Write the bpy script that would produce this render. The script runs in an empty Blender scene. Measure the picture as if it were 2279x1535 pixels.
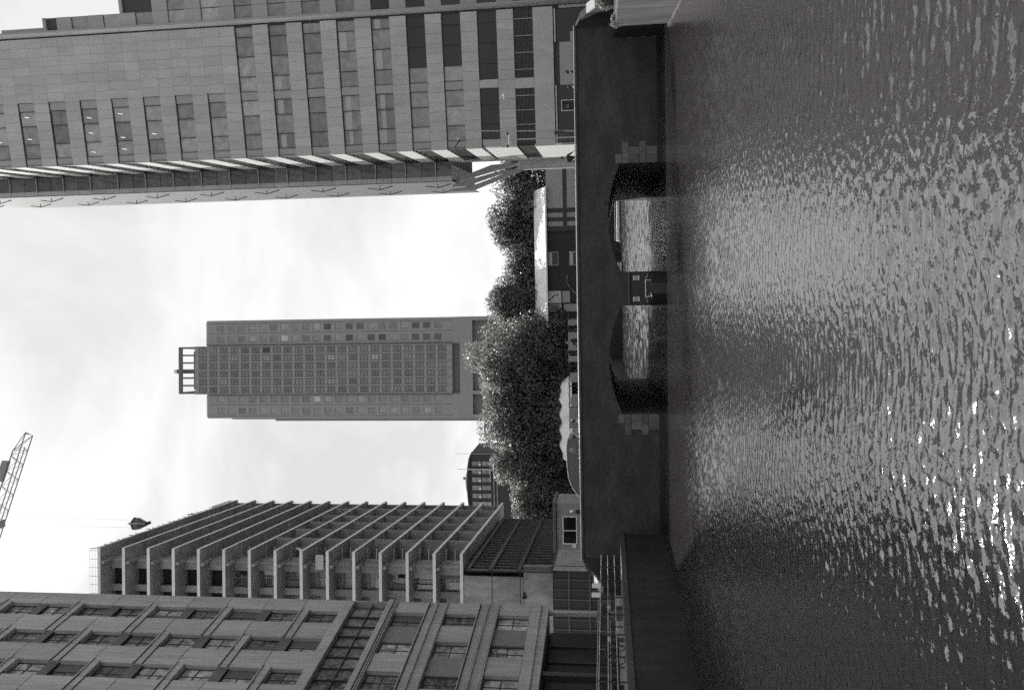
import bpy, bmesh, math, random
import numpy as np
from mathutils import Matrix, Vector

R = math.radians
random.seed(7)
rng = np.random.default_rng(11)
SC = bpy.context.scene
COL = SC.collection

# ------------------------------------------------------------------ camera
YAW, PIT, ROL, FPX = 3.75, 6.8, 0.72, 1773.0
def camera():
    y, p, r = R(YAW), R(PIT), R(ROL)
    fw = Vector((-math.sin(y)*math.cos(p), math.cos(y)*math.cos(p), math.sin(p)))
    rt = Vector((math.cos(y), math.sin(y), 0)); up = rt.cross(fw)
    ru = math.cos(r)*rt - math.sin(r)*up
    uu = math.sin(r)*rt + math.cos(r)*up
    # the photograph lies on its side: its right edge is the ground, its top edge is the right bank
    X, Y, Z = -uu, ru, -fw
    cd = bpy.data.cameras.new('camera'); cd.sensor_fit = 'HORIZONTAL'; cd.sensor_width = 36
    cd.lens = 36*FPX/2279; cd.clip_start = .2; cd.clip_end = 9000
    co = bpy.data.objects.new('camera', cd); COL.objects.link(co)
    m = Matrix((X, Y, Z)).transposed().to_4x4(); m.translation = (0, 0, 3.0)
    co.matrix_world = m
    SC.camera = co
camera()

# ------------------------------------------------------------------ sky, sun, exposure
SUN_AZ, SUN_EL = -26.0, 50.0          # degrees from +Y (negative = left), degrees above the horizon
def world():
    w = bpy.data.worlds.new('World'); SC.world = w; w.use_nodes = True
    nt = w.node_tree; N = nt.nodes; L = nt.links
    bg = N['Background']
    sk = N.new('ShaderNodeTexSky'); sk.sky_type = 'NISHITA'; sk.sun_disc = False
    sk.sun_elevation = R(SUN_EL); sk.sun_rotation = R(SUN_AZ)
    bw = N.new('ShaderNodeRGBToBW'); L.new(sk.outputs[0], bw.inputs[0])      # monochrome film
    tc = N.new('ShaderNodeTexCoord')
    mp = N.new('ShaderNodeMapping'); mp.inputs['Scale'].default_value = (1.0, 1.0, 1.9)
    mp.inputs['Location'].default_value = (.37, .12, .4)
    L.new(tc.outputs['Generated'], mp.inputs[0])
    nz = N.new('ShaderNodeTexNoise'); nz.inputs['Scale'].default_value = 2.6; nz.inputs['Detail'].default_value = 7
    nz.inputs['Roughness'].default_value = .55; nz.inputs['Distortion'].default_value = .5
    L.new(mp.outputs[0], nz.inputs['Vector'])
    rp = N.new('ShaderNodeMapRange'); rp.inputs[1].default_value = .36; rp.inputs[2].default_value = .60
    L.new(nz.outputs[0], rp.inputs[0])
    cl = N.new('ShaderNodeMath'); cl.operation = 'MULTIPLY_ADD'              # thin bright cloud, lit by the sky behind it
    L.new(bw.outputs[0], cl.inputs[0]); cl.inputs[1].default_value = .46; cl.inputs[2].default_value = 4.05
    th = N.new('ShaderNodeMapRange'); th.inputs[3].default_value = .72; th.inputs[4].default_value = 1.0
    L.new(rp.outputs[0], th.inputs[0])
    mu = N.new('ShaderNodeMath'); mu.operation = 'MULTIPLY'
    L.new(cl.outputs[0], mu.inputs[0]); L.new(th.outputs[0], mu.inputs[1])
    tint = N.new('ShaderNodeMix'); tint.data_type = 'RGBA'; tint.blend_type = 'MULTIPLY'
    tint.inputs[0].default_value = 1; tint.inputs[7].default_value = (.985, .985, 1.0, 1)
    L.new(mu.outputs[0], tint.inputs[6]); L.new(tint.outputs[2], bg.inputs[0])
    bg.inputs[1].default_value = .10
    sd = bpy.data.lights.new('sun', 'SUN'); sd.energy = 5.0; sd.angle = R(.53); sd.color = (1, .985, .96)
    so = bpy.data.objects.new('sun', sd); COL.objects.link(so)
    e, a = R(SUN_EL), R(SUN_AZ)
    S = Vector((math.sin(a)*math.cos(e), math.cos(a)*math.cos(e), math.sin(e)))
    so.rotation_euler = S.to_track_quat('Z', 'Y').to_euler(); so.location = (-40, 100, 150)
world()
vs = SC.view_settings
vs.view_transform = 'Standard'; vs.look = 'None'; vs.gamma = 1; vs.use_curve_mapping = False; vs.exposure = .7
SC.render.film_transparent = False
SC.cycles.max_bounces = 6; SC.cycles.caustics_reflective = False; SC.cycles.caustics_refractive = False
SC.cycles.adaptive_threshold = .12; SC.cycles.sample_clamp_indirect = 4
SC.cycles.use_denoising = False        # the sampling noise that is left stands in for film grain

# ------------------------------------------------------------------ materials (all grey: black and white film, slightly warm blacks)
MATS = {}
def grey(v):
    if v < .09: return (v*1.03, v*.985, v*.97, 1)
    return (v, v*1.002, v*.985, 1)
def mat(name, v, rough=.8, amt=.12, scale=3.0, stretch=(1, 1, 1), grain=.08, spec=.4, metal=0, ior=1.45, rnd=.06, bump=0, stain=0):
    if name in MATS: return MATS[name]
    m = bpy.data.materials.new(name); m.use_nodes = True; nt = m.node_tree; N = nt.nodes; L = nt.links
    b = N['Principled BSDF']
    tc = N.new('ShaderNodeTexCoord'); mp = N.new('ShaderNodeMapping'); mp.inputs['Scale'].default_value = stretch
    oi = N.new('ShaderNodeObjectInfo')
    off = N.new('ShaderNodeVectorMath'); off.operation = 'ADD'
    sc = N.new('ShaderNodeVectorMath'); sc.operation = 'SCALE'; sc.inputs['Scale'].default_value = 1.0
    L.new(oi.outputs['Location'], sc.inputs[0]); L.new(tc.outputs['Object'], off.inputs[0]); L.new(sc.outputs[0], off.inputs[1])
    L.new(off.outputs[0], mp.inputs[0])
    n1 = N.new('ShaderNodeTexNoise'); n1.inputs['Scale'].default_value = scale; n1.inputs['Detail'].default_value = 6; n1.inputs['Roughness'].default_value = .62
    L.new(mp.outputs[0], n1.inputs['Vector'])
    r1 = N.new('ShaderNodeMapRange'); r1.inputs[1].default_value = .25; r1.inputs[2].default_value = .75
    r1.inputs[3].default_value = 1-amt; r1.inputs[4].default_value = 1+amt
    L.new(n1.outputs[0], r1.inputs[0])
    n2 = N.new('ShaderNodeTexNoise'); n2.inputs['Scale'].default_value = 22; n2.inputs['Detail'].default_value = 3
    L.new(off.outputs[0], n2.inputs['Vector'])
    r2 = N.new('ShaderNodeMapRange'); r2.inputs[1].default_value = .3; r2.inputs[2].default_value = .7
    r2.inputs[3].default_value = 1-grain; r2.inputs[4].default_value = 1+grain
    L.new(n2.outputs[0], r2.inputs[0])
    a = N.new('ShaderNodeMath'); a.operation = 'MULTIPLY'; L.new(r1.outputs[0], a.inputs[0]); L.new(r2.outputs[0], a.inputs[1])
    r3 = N.new('ShaderNodeMapRange'); r3.inputs[3].default_value = 1-rnd; r3.inputs[4].default_value = 1+rnd
    L.new(oi.outputs['Random'], r3.inputs[0])
    c = N.new('ShaderNodeMath'); c.operation = 'MULTIPLY'; L.new(a.outputs[0], c.inputs[0]); L.new(r3.outputs[0], c.inputs[1])
    last = c
    if stain:                                                               # blotchy weathering
        n3 = N.new('ShaderNodeTexNoise'); n3.inputs['Scale'].default_value = .45; n3.inputs['Detail'].default_value = 8; n3.inputs['Roughness'].default_value = .7
        L.new(mp.outputs[0], n3.inputs['Vector'])
        r4 = N.new('ShaderNodeMapRange'); r4.inputs[1].default_value = .4; r4.inputs[2].default_value = .65
        r4.inputs[3].default_value = 1-stain; r4.inputs[4].default_value = 1+stain
        L.new(n3.outputs[0], r4.inputs[0])
        d = N.new('ShaderNodeMath'); d.operation = 'MULTIPLY'; L.new(c.outputs[0], d.inputs[0]); L.new(r4.outputs[0], d.inputs[1]); last = d
    vm = N.new('ShaderNodeMix'); vm.data_type = 'RGBA'; vm.blend_type = 'MULTIPLY'; vm.inputs[0].default_value = 1
    vm.inputs[6].default_value = grey(v); L.new(last.outputs[0], vm.inputs[7])
    L.new(vm.outputs[2], b.inputs['Base Color'])
    b.inputs['Roughness'].default_value = rough; b.inputs['Metallic'].default_value = metal
    b.inputs['Specular IOR Level'].default_value = spec; b.inputs['IOR'].default_value = ior
    if bump:
        bp = N.new('ShaderNodeBump'); bp.inputs['Strength'].default_value = bump; bp.inputs['Distance'].default_value = .03
        L.new(n1.outputs[0], bp.inputs['Height']); L.new(bp.outputs[0], b.inputs['Normal'])
    MATS[name] = m
    return m

def glass(name, v, rough=.06, ior=1.7, wob=.02, patch=.2):
    """dark window glass in a lit street: opaque pane with a sharp reflection and slightly wavy float"""
    if name in MATS: return MATS[name]
    m = bpy.data.materials.new(name); m.use_nodes = True; nt = m.node_tree; N = nt.nodes; L = nt.links
    b = N['Principled BSDF']; b.inputs['Roughness'].default_value = rough; b.inputs['IOR'].default_value = ior
    oi = N.new('ShaderNodeObjectInfo')
    r3 = N.new('ShaderNodeMapRange'); r3.inputs[3].default_value = .72; r3.inputs[4].default_value = 1.25
    L.new(oi.outputs['Random'], r3.inputs[0])
    tc = N.new('ShaderNodeTexCoord'); off = N.new('ShaderNodeVectorMath'); off.operation = 'ADD'
    L.new(tc.outputs['Object'], off.inputs[0]); L.new(oi.outputs['Location'], off.inputs[1])
    n2 = N.new('ShaderNodeTexNoise'); n2.inputs['Scale'].default_value = 1.3; n2.inputs['Detail'].default_value = 3
    L.new(off.outputs[0], n2.inputs['Vector'])
    r2 = N.new('ShaderNodeMapRange'); r2.inputs[1].default_value = .3; r2.inputs[2].default_value = .7; r2.inputs[3].default_value = 1-patch; r2.inputs[4].default_value = 1+patch; n2.inputs['Distortion'].default_value = patch*2  # mottles the base colour to paint patchy reflections into the pane
    L.new(n2.outputs[0], r2.inputs[0])
    a = N.new('ShaderNodeMath'); a.operation = 'MULTIPLY'; L.new(r3.outputs[0], a.inputs[0]); L.new(r2.outputs[0], a.inputs[1])
    vm = N.new('ShaderNodeMix'); vm.data_type = 'RGBA'; vm.blend_type = 'MULTIPLY'; vm.inputs[0].default_value = 1
    vm.inputs[6].default_value = grey(v); L.new(a.outputs[0], vm.inputs[7]); L.new(vm.outputs[2], b.inputs['Base Color'])
    bp = N.new('ShaderNodeBump'); bp.inputs['Strength'].default_value = wob; bp.inputs['Distance'].default_value = .5
    n4 = N.new('ShaderNodeTexNoise'); n4.inputs['Scale'].default_value = .9; L.new(off.outputs[0], n4.inputs['Vector'])
    L.new(n4.outputs[0], bp.inputs['Height']); L.new(bp.outputs[0], b.inputs['Normal'])
    MATS[name] = m
    return m

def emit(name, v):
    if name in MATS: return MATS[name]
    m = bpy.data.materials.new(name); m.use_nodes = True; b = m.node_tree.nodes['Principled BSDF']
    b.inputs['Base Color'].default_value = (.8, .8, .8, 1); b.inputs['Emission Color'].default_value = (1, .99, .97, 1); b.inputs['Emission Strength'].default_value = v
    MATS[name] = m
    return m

# ------------------------------------------------------------------ mesh building
class MB:
    def __init__(s): s.v = []; s.f = []
    def box(s, x0, x1, y0, y1, z0, z1):
        i = len(s.v)
        s.v += [(x0,y0,z0),(x1,y0,z0),(x1,y1,z0),(x0,y1,z0),(x0,y0,z1),(x1,y0,z1),(x1,y1,z1),(x0,y1,z1)]
        s.f += [tuple(i+k for k in q) for q in ((0,3,2,1),(4,5,6,7),(0,1,5,4),(1,2,6,5),(2,3,7,6),(3,0,4,7))]
        return s
    def prism(s, poly, axis, t0, t1):
        """poly: 2-D outline, extruded along axis ('x': poly is (y,z); 'y': (x,z); 'z': (x,y))"""
        i = len(s.v); n = len(poly)
        def p(a, b, t): return (t,a,b) if axis == 'x' else (a,t,b) if axis == 'y' else (a,b,t)
        s.v += [p(a, b, t0) for a, b in poly] + [p(a, b, t1) for a, b in poly]
        s.f += [tuple(i+k for k in range(n))[::-1], tuple(i+n+k for k in range(n))]
        s.f += [(i+k, i+(k+1) % n, i+n+(k+1) % n, i+n+k) for k in range(n)]
        return s
    def tube(s, p, q, r, n=6, r2=None):
        p, q = Vector(p), Vector(q); d = (q-p).normalized()
        u = d.orthogonal().normalized(); w = d.cross(u); i = len(s.v); r2 = r if r2 is None else r2
        for c, rr in ((p, r), (q, r2)):
            for k in range(n):
                a = 2*math.pi*k/n; s.v.append(tuple(c + u*math.cos(a)*rr + w*math.sin(a)*rr))
        s.f += [(i+k, i+(k+1) % n, i+n+(k+1) % n, i+n+k) for k in range(n)]
        s.f += [tuple(i+k for k in range(n))[::-1], tuple(i+n+k for k in range(n))]
        return s
    def path(s, pts, r, n=6):
        for a, b in zip(pts, pts[1:]): s.tube(a, b, r, n)
        return s
    def lathe(s, prof, c=(0, 0, 0), n=12):
        i = len(s.v); m = len(prof)
        for k in range(n):
            a = 2*math.pi*k/n
            s.v += [(c[0]+r*math.cos(a), c[1]+r*math.sin(a), c[2]+z) for r, z in prof]
        for k in range(n):
            k2 = (k+1) % n
            s.f += [(i+k*m+j, i+k2*m+j, i+k2*m+j+1, i+k*m+j+1) for j in range(m-1)]
        return s
    def quad(s, *ps):
        i = len(s.v); s.v += [tuple(p) for p in ps]; s.f.append(tuple(range(i, i+len(ps)))); return s
    def mesh(s, name, m, bevel=0, smooth=False):
        me = bpy.data.meshes.new(name); me.from_pydata(s.v, [], s.f)
        bm = bmesh.new(); bm.from_mesh(me)
        bmesh.ops.recalc_face_normals(bm, faces=bm.faces)
        if bevel:
            bmesh.ops.bevel(bm, geom=[e for e in bm.edges if e.calc_face_angle(0) > .5], offset=bevel, segments=1, affect='EDGES', clamp_overlap=True)
        bm.to_mesh(me); bm.free()
        if smooth: me.shade_smooth()
        me.materials.append(m); me.update()
        return me

def np_mesh(name, V, F, m, smooth=False):
    V = np.asarray(V, np.float32); F = np.asarray(F, np.int32); k = F.shape[1]
    me = bpy.data.meshes.new(name)
    me.vertices.add(len(V)); me.vertices.foreach_set('co', V.ravel())
    me.loops.add(F.size); me.loops.foreach_set('vertex_index', F.ravel())
    me.polygons.add(len(F)); me.polygons.foreach_set('loop_start', np.arange(0, F.size, k, dtype=np.int32))
    me.polygons.foreach_set('loop_total', np.full(len(F), k, np.int32))
    if smooth: me.polygons.foreach_set('use_smooth', np.ones(len(F), bool))
    me.update(calc_edges=True); me.materials.append(m)
    return me

BOXES = {}
def boxm(dx, dy, dz, m, bevel=0):
    """shared box: x 0..dx, y 0..dy, z 0..dz"""
    k = (round(dx, 3), round(dy, 3), round(dz, 3), m.name, bevel)
    if k not in BOXES: BOXES[k] = MB().box(0, dx, 0, dy, 0, dz).mesh('box', m, bevel)
    return BOXES[k]

WM = {}
def frame(x, y, ang, z=0): return Matrix.Translation((x, y, z)) @ Matrix.Rotation(R(ang), 4, 'Z')
def T(x, y, z): return Matrix.Translation((x, y, z))
def _tag(o, label, cat, group, kind):
    if label: o['label'] = label
    if cat: o['category'] = cat
    if group: o['group'] = group
    if kind: o['kind'] = kind
def thing(name, label, cat, M, group=None, mesh=None):
    if not isinstance(M, Matrix): M = T(*M)
    o = bpy.data.objects.new(name, mesh); COL.objects.link(o); o.matrix_basis = M; WM[o] = M.copy()
    _tag(o, label, cat, group, None)
    return o
def part(name, mesh, parent, M=None, label=None, kind=None):
    """M is the world matrix of the part (default: the parent's)"""
    o = bpy.data.objects.new(name, mesh); COL.objects.link(o); o.parent = parent
    M = WM[parent] if M is None else M
    o.matrix_basis = WM[parent].inverted() @ M; WM[o] = M.copy()
    if label: o['label'] = label
    if kind: o['kind'] = kind
    return o
def struct(name, mesh, M=None, kind='structure'):
    o = bpy.data.objects.new(name, mesh); COL.objects.link(o); M = M or Matrix.Identity(4); o.matrix_basis = M; WM[o] = M
    o['kind'] = kind
    return o
def dup(o, M, label=None):
    """copy of a thing with its parts and sub-parts"""
    c = o.copy(); COL.objects.link(c); c.matrix_basis = M; WM[c] = M
    if label: c['label'] = label
    def kids(src, dst):
        for ch in src.children:
            d = ch.copy(); COL.objects.link(d); d.parent = dst; WM[d] = WM[dst] @ ch.matrix_basis; kids(ch, d)
    kids(o, c)
    return c

# ------------------------------------------------------------------ shared materials
M_STONE = mat('pale_concrete', .35, .85, .24, 6.5, (1, 1, .05), .2, rnd=.08, stain=.12)
M_STONE_D = mat('dark_spandrel', .10, .6, .12, 2.0, rnd=.12)
M_DARK = mat('dark_metal', .035, .5, .1, 4, rnd=.1)
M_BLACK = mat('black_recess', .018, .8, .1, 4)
M_WHITE = mat('white_paint', .78, .45, .05, 2, grain=.04, rnd=.03)
M_STEEL = mat('bare_steel', .55, .3, .06, 5, metal=.9, rnd=.05)
M_GALV = mat('galvanised_steel', .45, .4, .08, 6, metal=.6)

# ------------------------------------------------------------------ ground and water
ground_m = mat('ground_paving', .20, .9, .2, .6, grain=.15, stain=.2)
def ground():
    g = MB()
    # left bank, right bank and far bank: one sheet with the canal basin left open
    Z = 2.42
    P = [(-4000,-4000),(-13.6,-4000),(-13.6,160.4),(32,160.4),(32,61.8),(15.2,61.8),(15.2,44),(12.4,38),(9.5,22),(9.5,-4000),(4000,-4000),(4000,6000),(-4000,6000)]
    v = [(x, y, Z) for x, y in P]
    i = len(g.v); g.v += v
    g.f += [(0,1,2,12),(2,3,11,12), (3,4,5,6,7,8,9,10,11)]
    me = bpy.data.meshes.new('ground'); me.from_pydata(g.v, [], g.f); me.materials.append(ground_m); me.update()
    struct('ground', me)
ground()

def water():
    m = bpy.data.materials.new('canal_water'); m.use_nodes = True; nt = m.node_tree; N = nt.nodes; L = nt.links
    b = N['Principled BSDF']
    b.inputs['Base Color'].default_value = (.028, .026, .025, 1); b.inputs['Roughness'].default_value = .055; b.inputs['IOR'].default_value = 2.5
    tc = N.new('ShaderNodeTexCoord')
    def layer(scale, sx, rot, det):
        mp = N.new('ShaderNodeMapping'); mp.inputs['Scale'].default_value = (sx, 1, 1); mp.inputs['Rotation'].default_value = (0, 0, R(rot))
        L.new(tc.outputs['Object'], mp.inputs[0])
        n = N.new('ShaderNodeTexNoise'); n.inputs['Scale'].default_value = scale; n.inputs['Detail'].default_value = det; n.inputs['Roughness'].default_value = .5
        L.new(mp.outputs[0], n.inputs['Vector']); return n
    n1 = layer(11, .75, -14, 2.0)
    n2 = layer(24.0, .8, -20, 2.0)
    a = N.new('ShaderNodeMath'); a.operation = 'MULTIPLY_ADD'; L.new(n2.outputs[0], a.inputs[0]); a.inputs[1].default_value = .30; L.new(n1.outputs[0], a.inputs[2])
    bp = N.new('ShaderNodeBump'); bp.inputs['Strength'].default_value = .6; bp.inputs['Distance'].default_value = .020
    L.new(a.outputs[0], bp.inputs['Height']); L.new(bp.outputs[0], b.inputs['Normal'])
    # rippled sheet: rows get wider with distance
    def sheet(xs, ys, dyf, K, l0, l1, rms, mean, spread, ampf):
        X, Y = np.meshgrid(np.array(xs, float), np.array(ys, float)); Z = np.zeros_like(X); dy = dyf(np.abs(Y))
        for l in np.exp(rng.uniform(math.log(l0), math.log(l1), K)):
            ang = rng.normal(R(mean), R(spread)); k = 2*math.pi/l; amp = rms*math.sqrt(2/K)/k
            Z += np.clip((l/dy-2.4)/2.0, 0, 1)*amp*np.sin(k*(X*math.sin(ang)+Y*math.cos(ang))+rng.uniform(0, 6.28))
        Z *= ampf(X, Y)
        h, w = X.shape; idx = np.arange(h*w).reshape(h, w)
        return np.stack([X.ravel(), Y.ravel(), Z.ravel()], 1), np.stack([idx[:-1, :-1].ravel(), idx[:-1, 1:].ravel(), idx[1:, 1:].ravel(), idx[1:, :-1].ravel()], 1)
    st = lambda y: np.maximum(.018, y*.0022)
    ys = [4.2]
    while ys[-1] < 52: ys.append(ys[-1] + float(st(ys[-1])))
    # gusts: calmer and livelier patches; sheltered water close under the bridge and along the quays
    def near_amp(X, Y):
        gust = .90 + .30*np.sin(X*.35+Y*.11+1.0)*np.sin(Y*.27-X*.12) + .16*np.sin(X*.9-Y*.5)*np.sin(Y*.8+X*.3+2)
        calm = np.clip((43.0-Y)/12, .16, 1)*np.clip((13.6+X)/2.5+.4, .35, 1)*np.clip((12.5-X)/6+.3, .3, 1)
        return gust*calm*np.clip((Y-4.3)/.4, 0, 1)*np.clip((51.5-Y)/2, 0, 1)
    V1, F1 = sheet(np.arange(-14, 13.0, .047), ys, st, 120, .065, .31, .195, -15, 42, near_amp)
    ye = ys[-1]; yf = np.arange(ye, 163, .24)
    V2, F2 = sheet(np.arange(-14, 34.1, .24), yf, lambda y: np.full_like(y, .24), 60, .8, 2.2, .24, -10, 40, lambda X, Y: np.clip((Y-ye)/9, 0, 1))
    V3, F3 = sheet([-14.2, 13, 34], [-4200, -300, -30, 4.2], lambda y: y*0+9, 1, 1, 1.1, 0, 0, 1, lambda X, Y: 0*X)
    V4, F4 = sheet([float(np.arange(-14, 13.0, .047)[-1]), 34], [4.2, ye], lambda y: y*0+9, 1, 1, 1.1, 0, 0, 1, lambda X, Y: 0*X)
    VV, FF, o = [], [], 0
    for V_, F_ in ((V1, F1), (V2, F2), (V3, F3), (V4, F4)):
        VV.append(V_); FF.append(F_+o); o += len(V_)
    struct('water', np_mesh('water', np.concatenate(VV), np.concatenate(FF), m, True))
    bed = MB().box(-16, 36, -4200, 166, -3, -2.9).mesh('canal_bed', M_BLACK)
    struct('canal_bed', bed)
water()

# ------------------------------------------------------------------ quay walls and railings
M_QUAY = mat('quay_wall_brick', .030, .8, .25, 2.5, (1, 1, .5), .25, stain=.35, bump=.3)
M_QUAY_R = mat('quay_wall_concrete', .055, .85, .3, 1.8, (1, 1, .25), .25, stain=.45, bump=.3)
M_COPE = mat('coping_stone', .07, .8, .15, 2, rnd=.12)
def quays():
    t = thing('quay_wall', 'long dark brick quay wall along the left side of the canal below the railing', 'quay wall', (-13.6, 20, 0))
    part('wall', MB().box(-.6, .1, -80, 23.9, -2.5, 2.16).mesh('wall', M_QUAY), t)
    cm = boxm(.86, 1.46, .26, M_COPE, .015)
    for k in range(32):
        part('coping_stone', cm, t, T(-14.3, -2.8+k*1.5, 2.17))
    t2 = thing('quay_wall', 'quay wall on the left seen only beyond the bridge arches', 'quay wall', (-13.6, 110, 0))
    part('wall', MB().box(-.6, .1, -48.2, 50, -2.5, 2.45).mesh('wall', M_QUAY), t2)
    t3 = thing('quay_wall', 'far quay wall closing the basin behind the bridge arches', 'quay wall', (9, 160.4, 0))
    part('wall', MB().box(-23, 24, -.1, .6, -2.5, 3.02).mesh('wall', M_QUAY), t3)
    t4 = thing('quay_wall', 'basin wall on the right beyond the bridge arch', 'quay wall', (32, 110, 0))
    part('wall', MB().box(-.1, .6, -48.2, 50, -2.5, 2.45).mesh('wall', M_QUAY), t4)
    # pale corner block at the right-hand edge of the picture
    t5 = thing('quay_wall', 'pale concrete quay wall corner at the right bank with plants along its top', 'quay wall', (12.2, 38, 0))
    poly = [(9.3, 22), (12.15, 37.9), (12.9, 38.0), (15.3, 38.3), (15.3, 22)]
    part('wall', MB().prism([(x-12.2, y-38) for x, y in poly], 'z', -2.5, 2.44).mesh('wall', M_QUAY_R, .02), t5)
    part('ledge', MB().prism([(x-12.2+dx, y-38+dy) for (x, y), (dx, dy) in zip([(9.3,22),(12.15,37.9),(12.5,37.9),(9.7,22)], [(-.14,0),(-.14,.12),(0,.12),(0,0)])], 'z', -.4, .06).mesh('ledge', M_QUAY_R), t5)
    t6 = thing('quay_wall', 'short dark abutment wall between the pale quay corner and the bridge', 'quay wall', (14, 41, 0))
    part('wall', MB().box(-.55, .6, -2.7, 2.9, -2.5, 2.44).mesh('wall', M_QUAY), t6)
quays()

def railing(label, pts, z0, h, nr, group, posts=True, rr=.022):
    t = thing('railing', label, 'railing', (pts[0][0], pts[0][1], z0), group)
    for k in range(nr):
        z = z0 + h*(1-k/nr)
        m = MB().path([(x-pts[0][0], y-pts[0][1], z-z0) for x, y in pts], rr).mesh('rail', M_GALV)
        part('rail', m, t)
    L = sum(math.dist(a, b) for a, b in zip(pts, pts[1:])); n = max(2, int(L/1.9)); acc = []
    pm = MB().box(-.025, .025, -.025, .025, 0, h+.02).mesh('post', M_DARK)
    for a, b in zip(pts, pts[1:]):
        d = math.dist(a, b); k = max(1, int(d/1.9))
        for j in range(k+1):
            f = j/k; p = (a[0]+(b[0]-a[0])*f, a[1]+(b[1]-a[1])*f)
            if acc and math.dist(acc[-1], p) < .3: continue
            acc.append(p); part('post', pm, t, T(p[0], p[1], z0))
    return t
railing('thin steel railing with dark posts along the edge of the left quay', [(-13.75, 2), (-13.75, 41.2)], 2.43, 1.0, 3, None)
railing('second low railing on the left quay, nearer the glazed shopfront', [(-16.6, 6), (-15.6, 40.6)], 2.43, 1.15, 2, None, rr=.018)
railing('steel railing above the pale quay corner on the right bank', [(12.6, 24), (14.6, 38.3)], 2.44, 1.3, 4, None, rr=.03)

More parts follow.
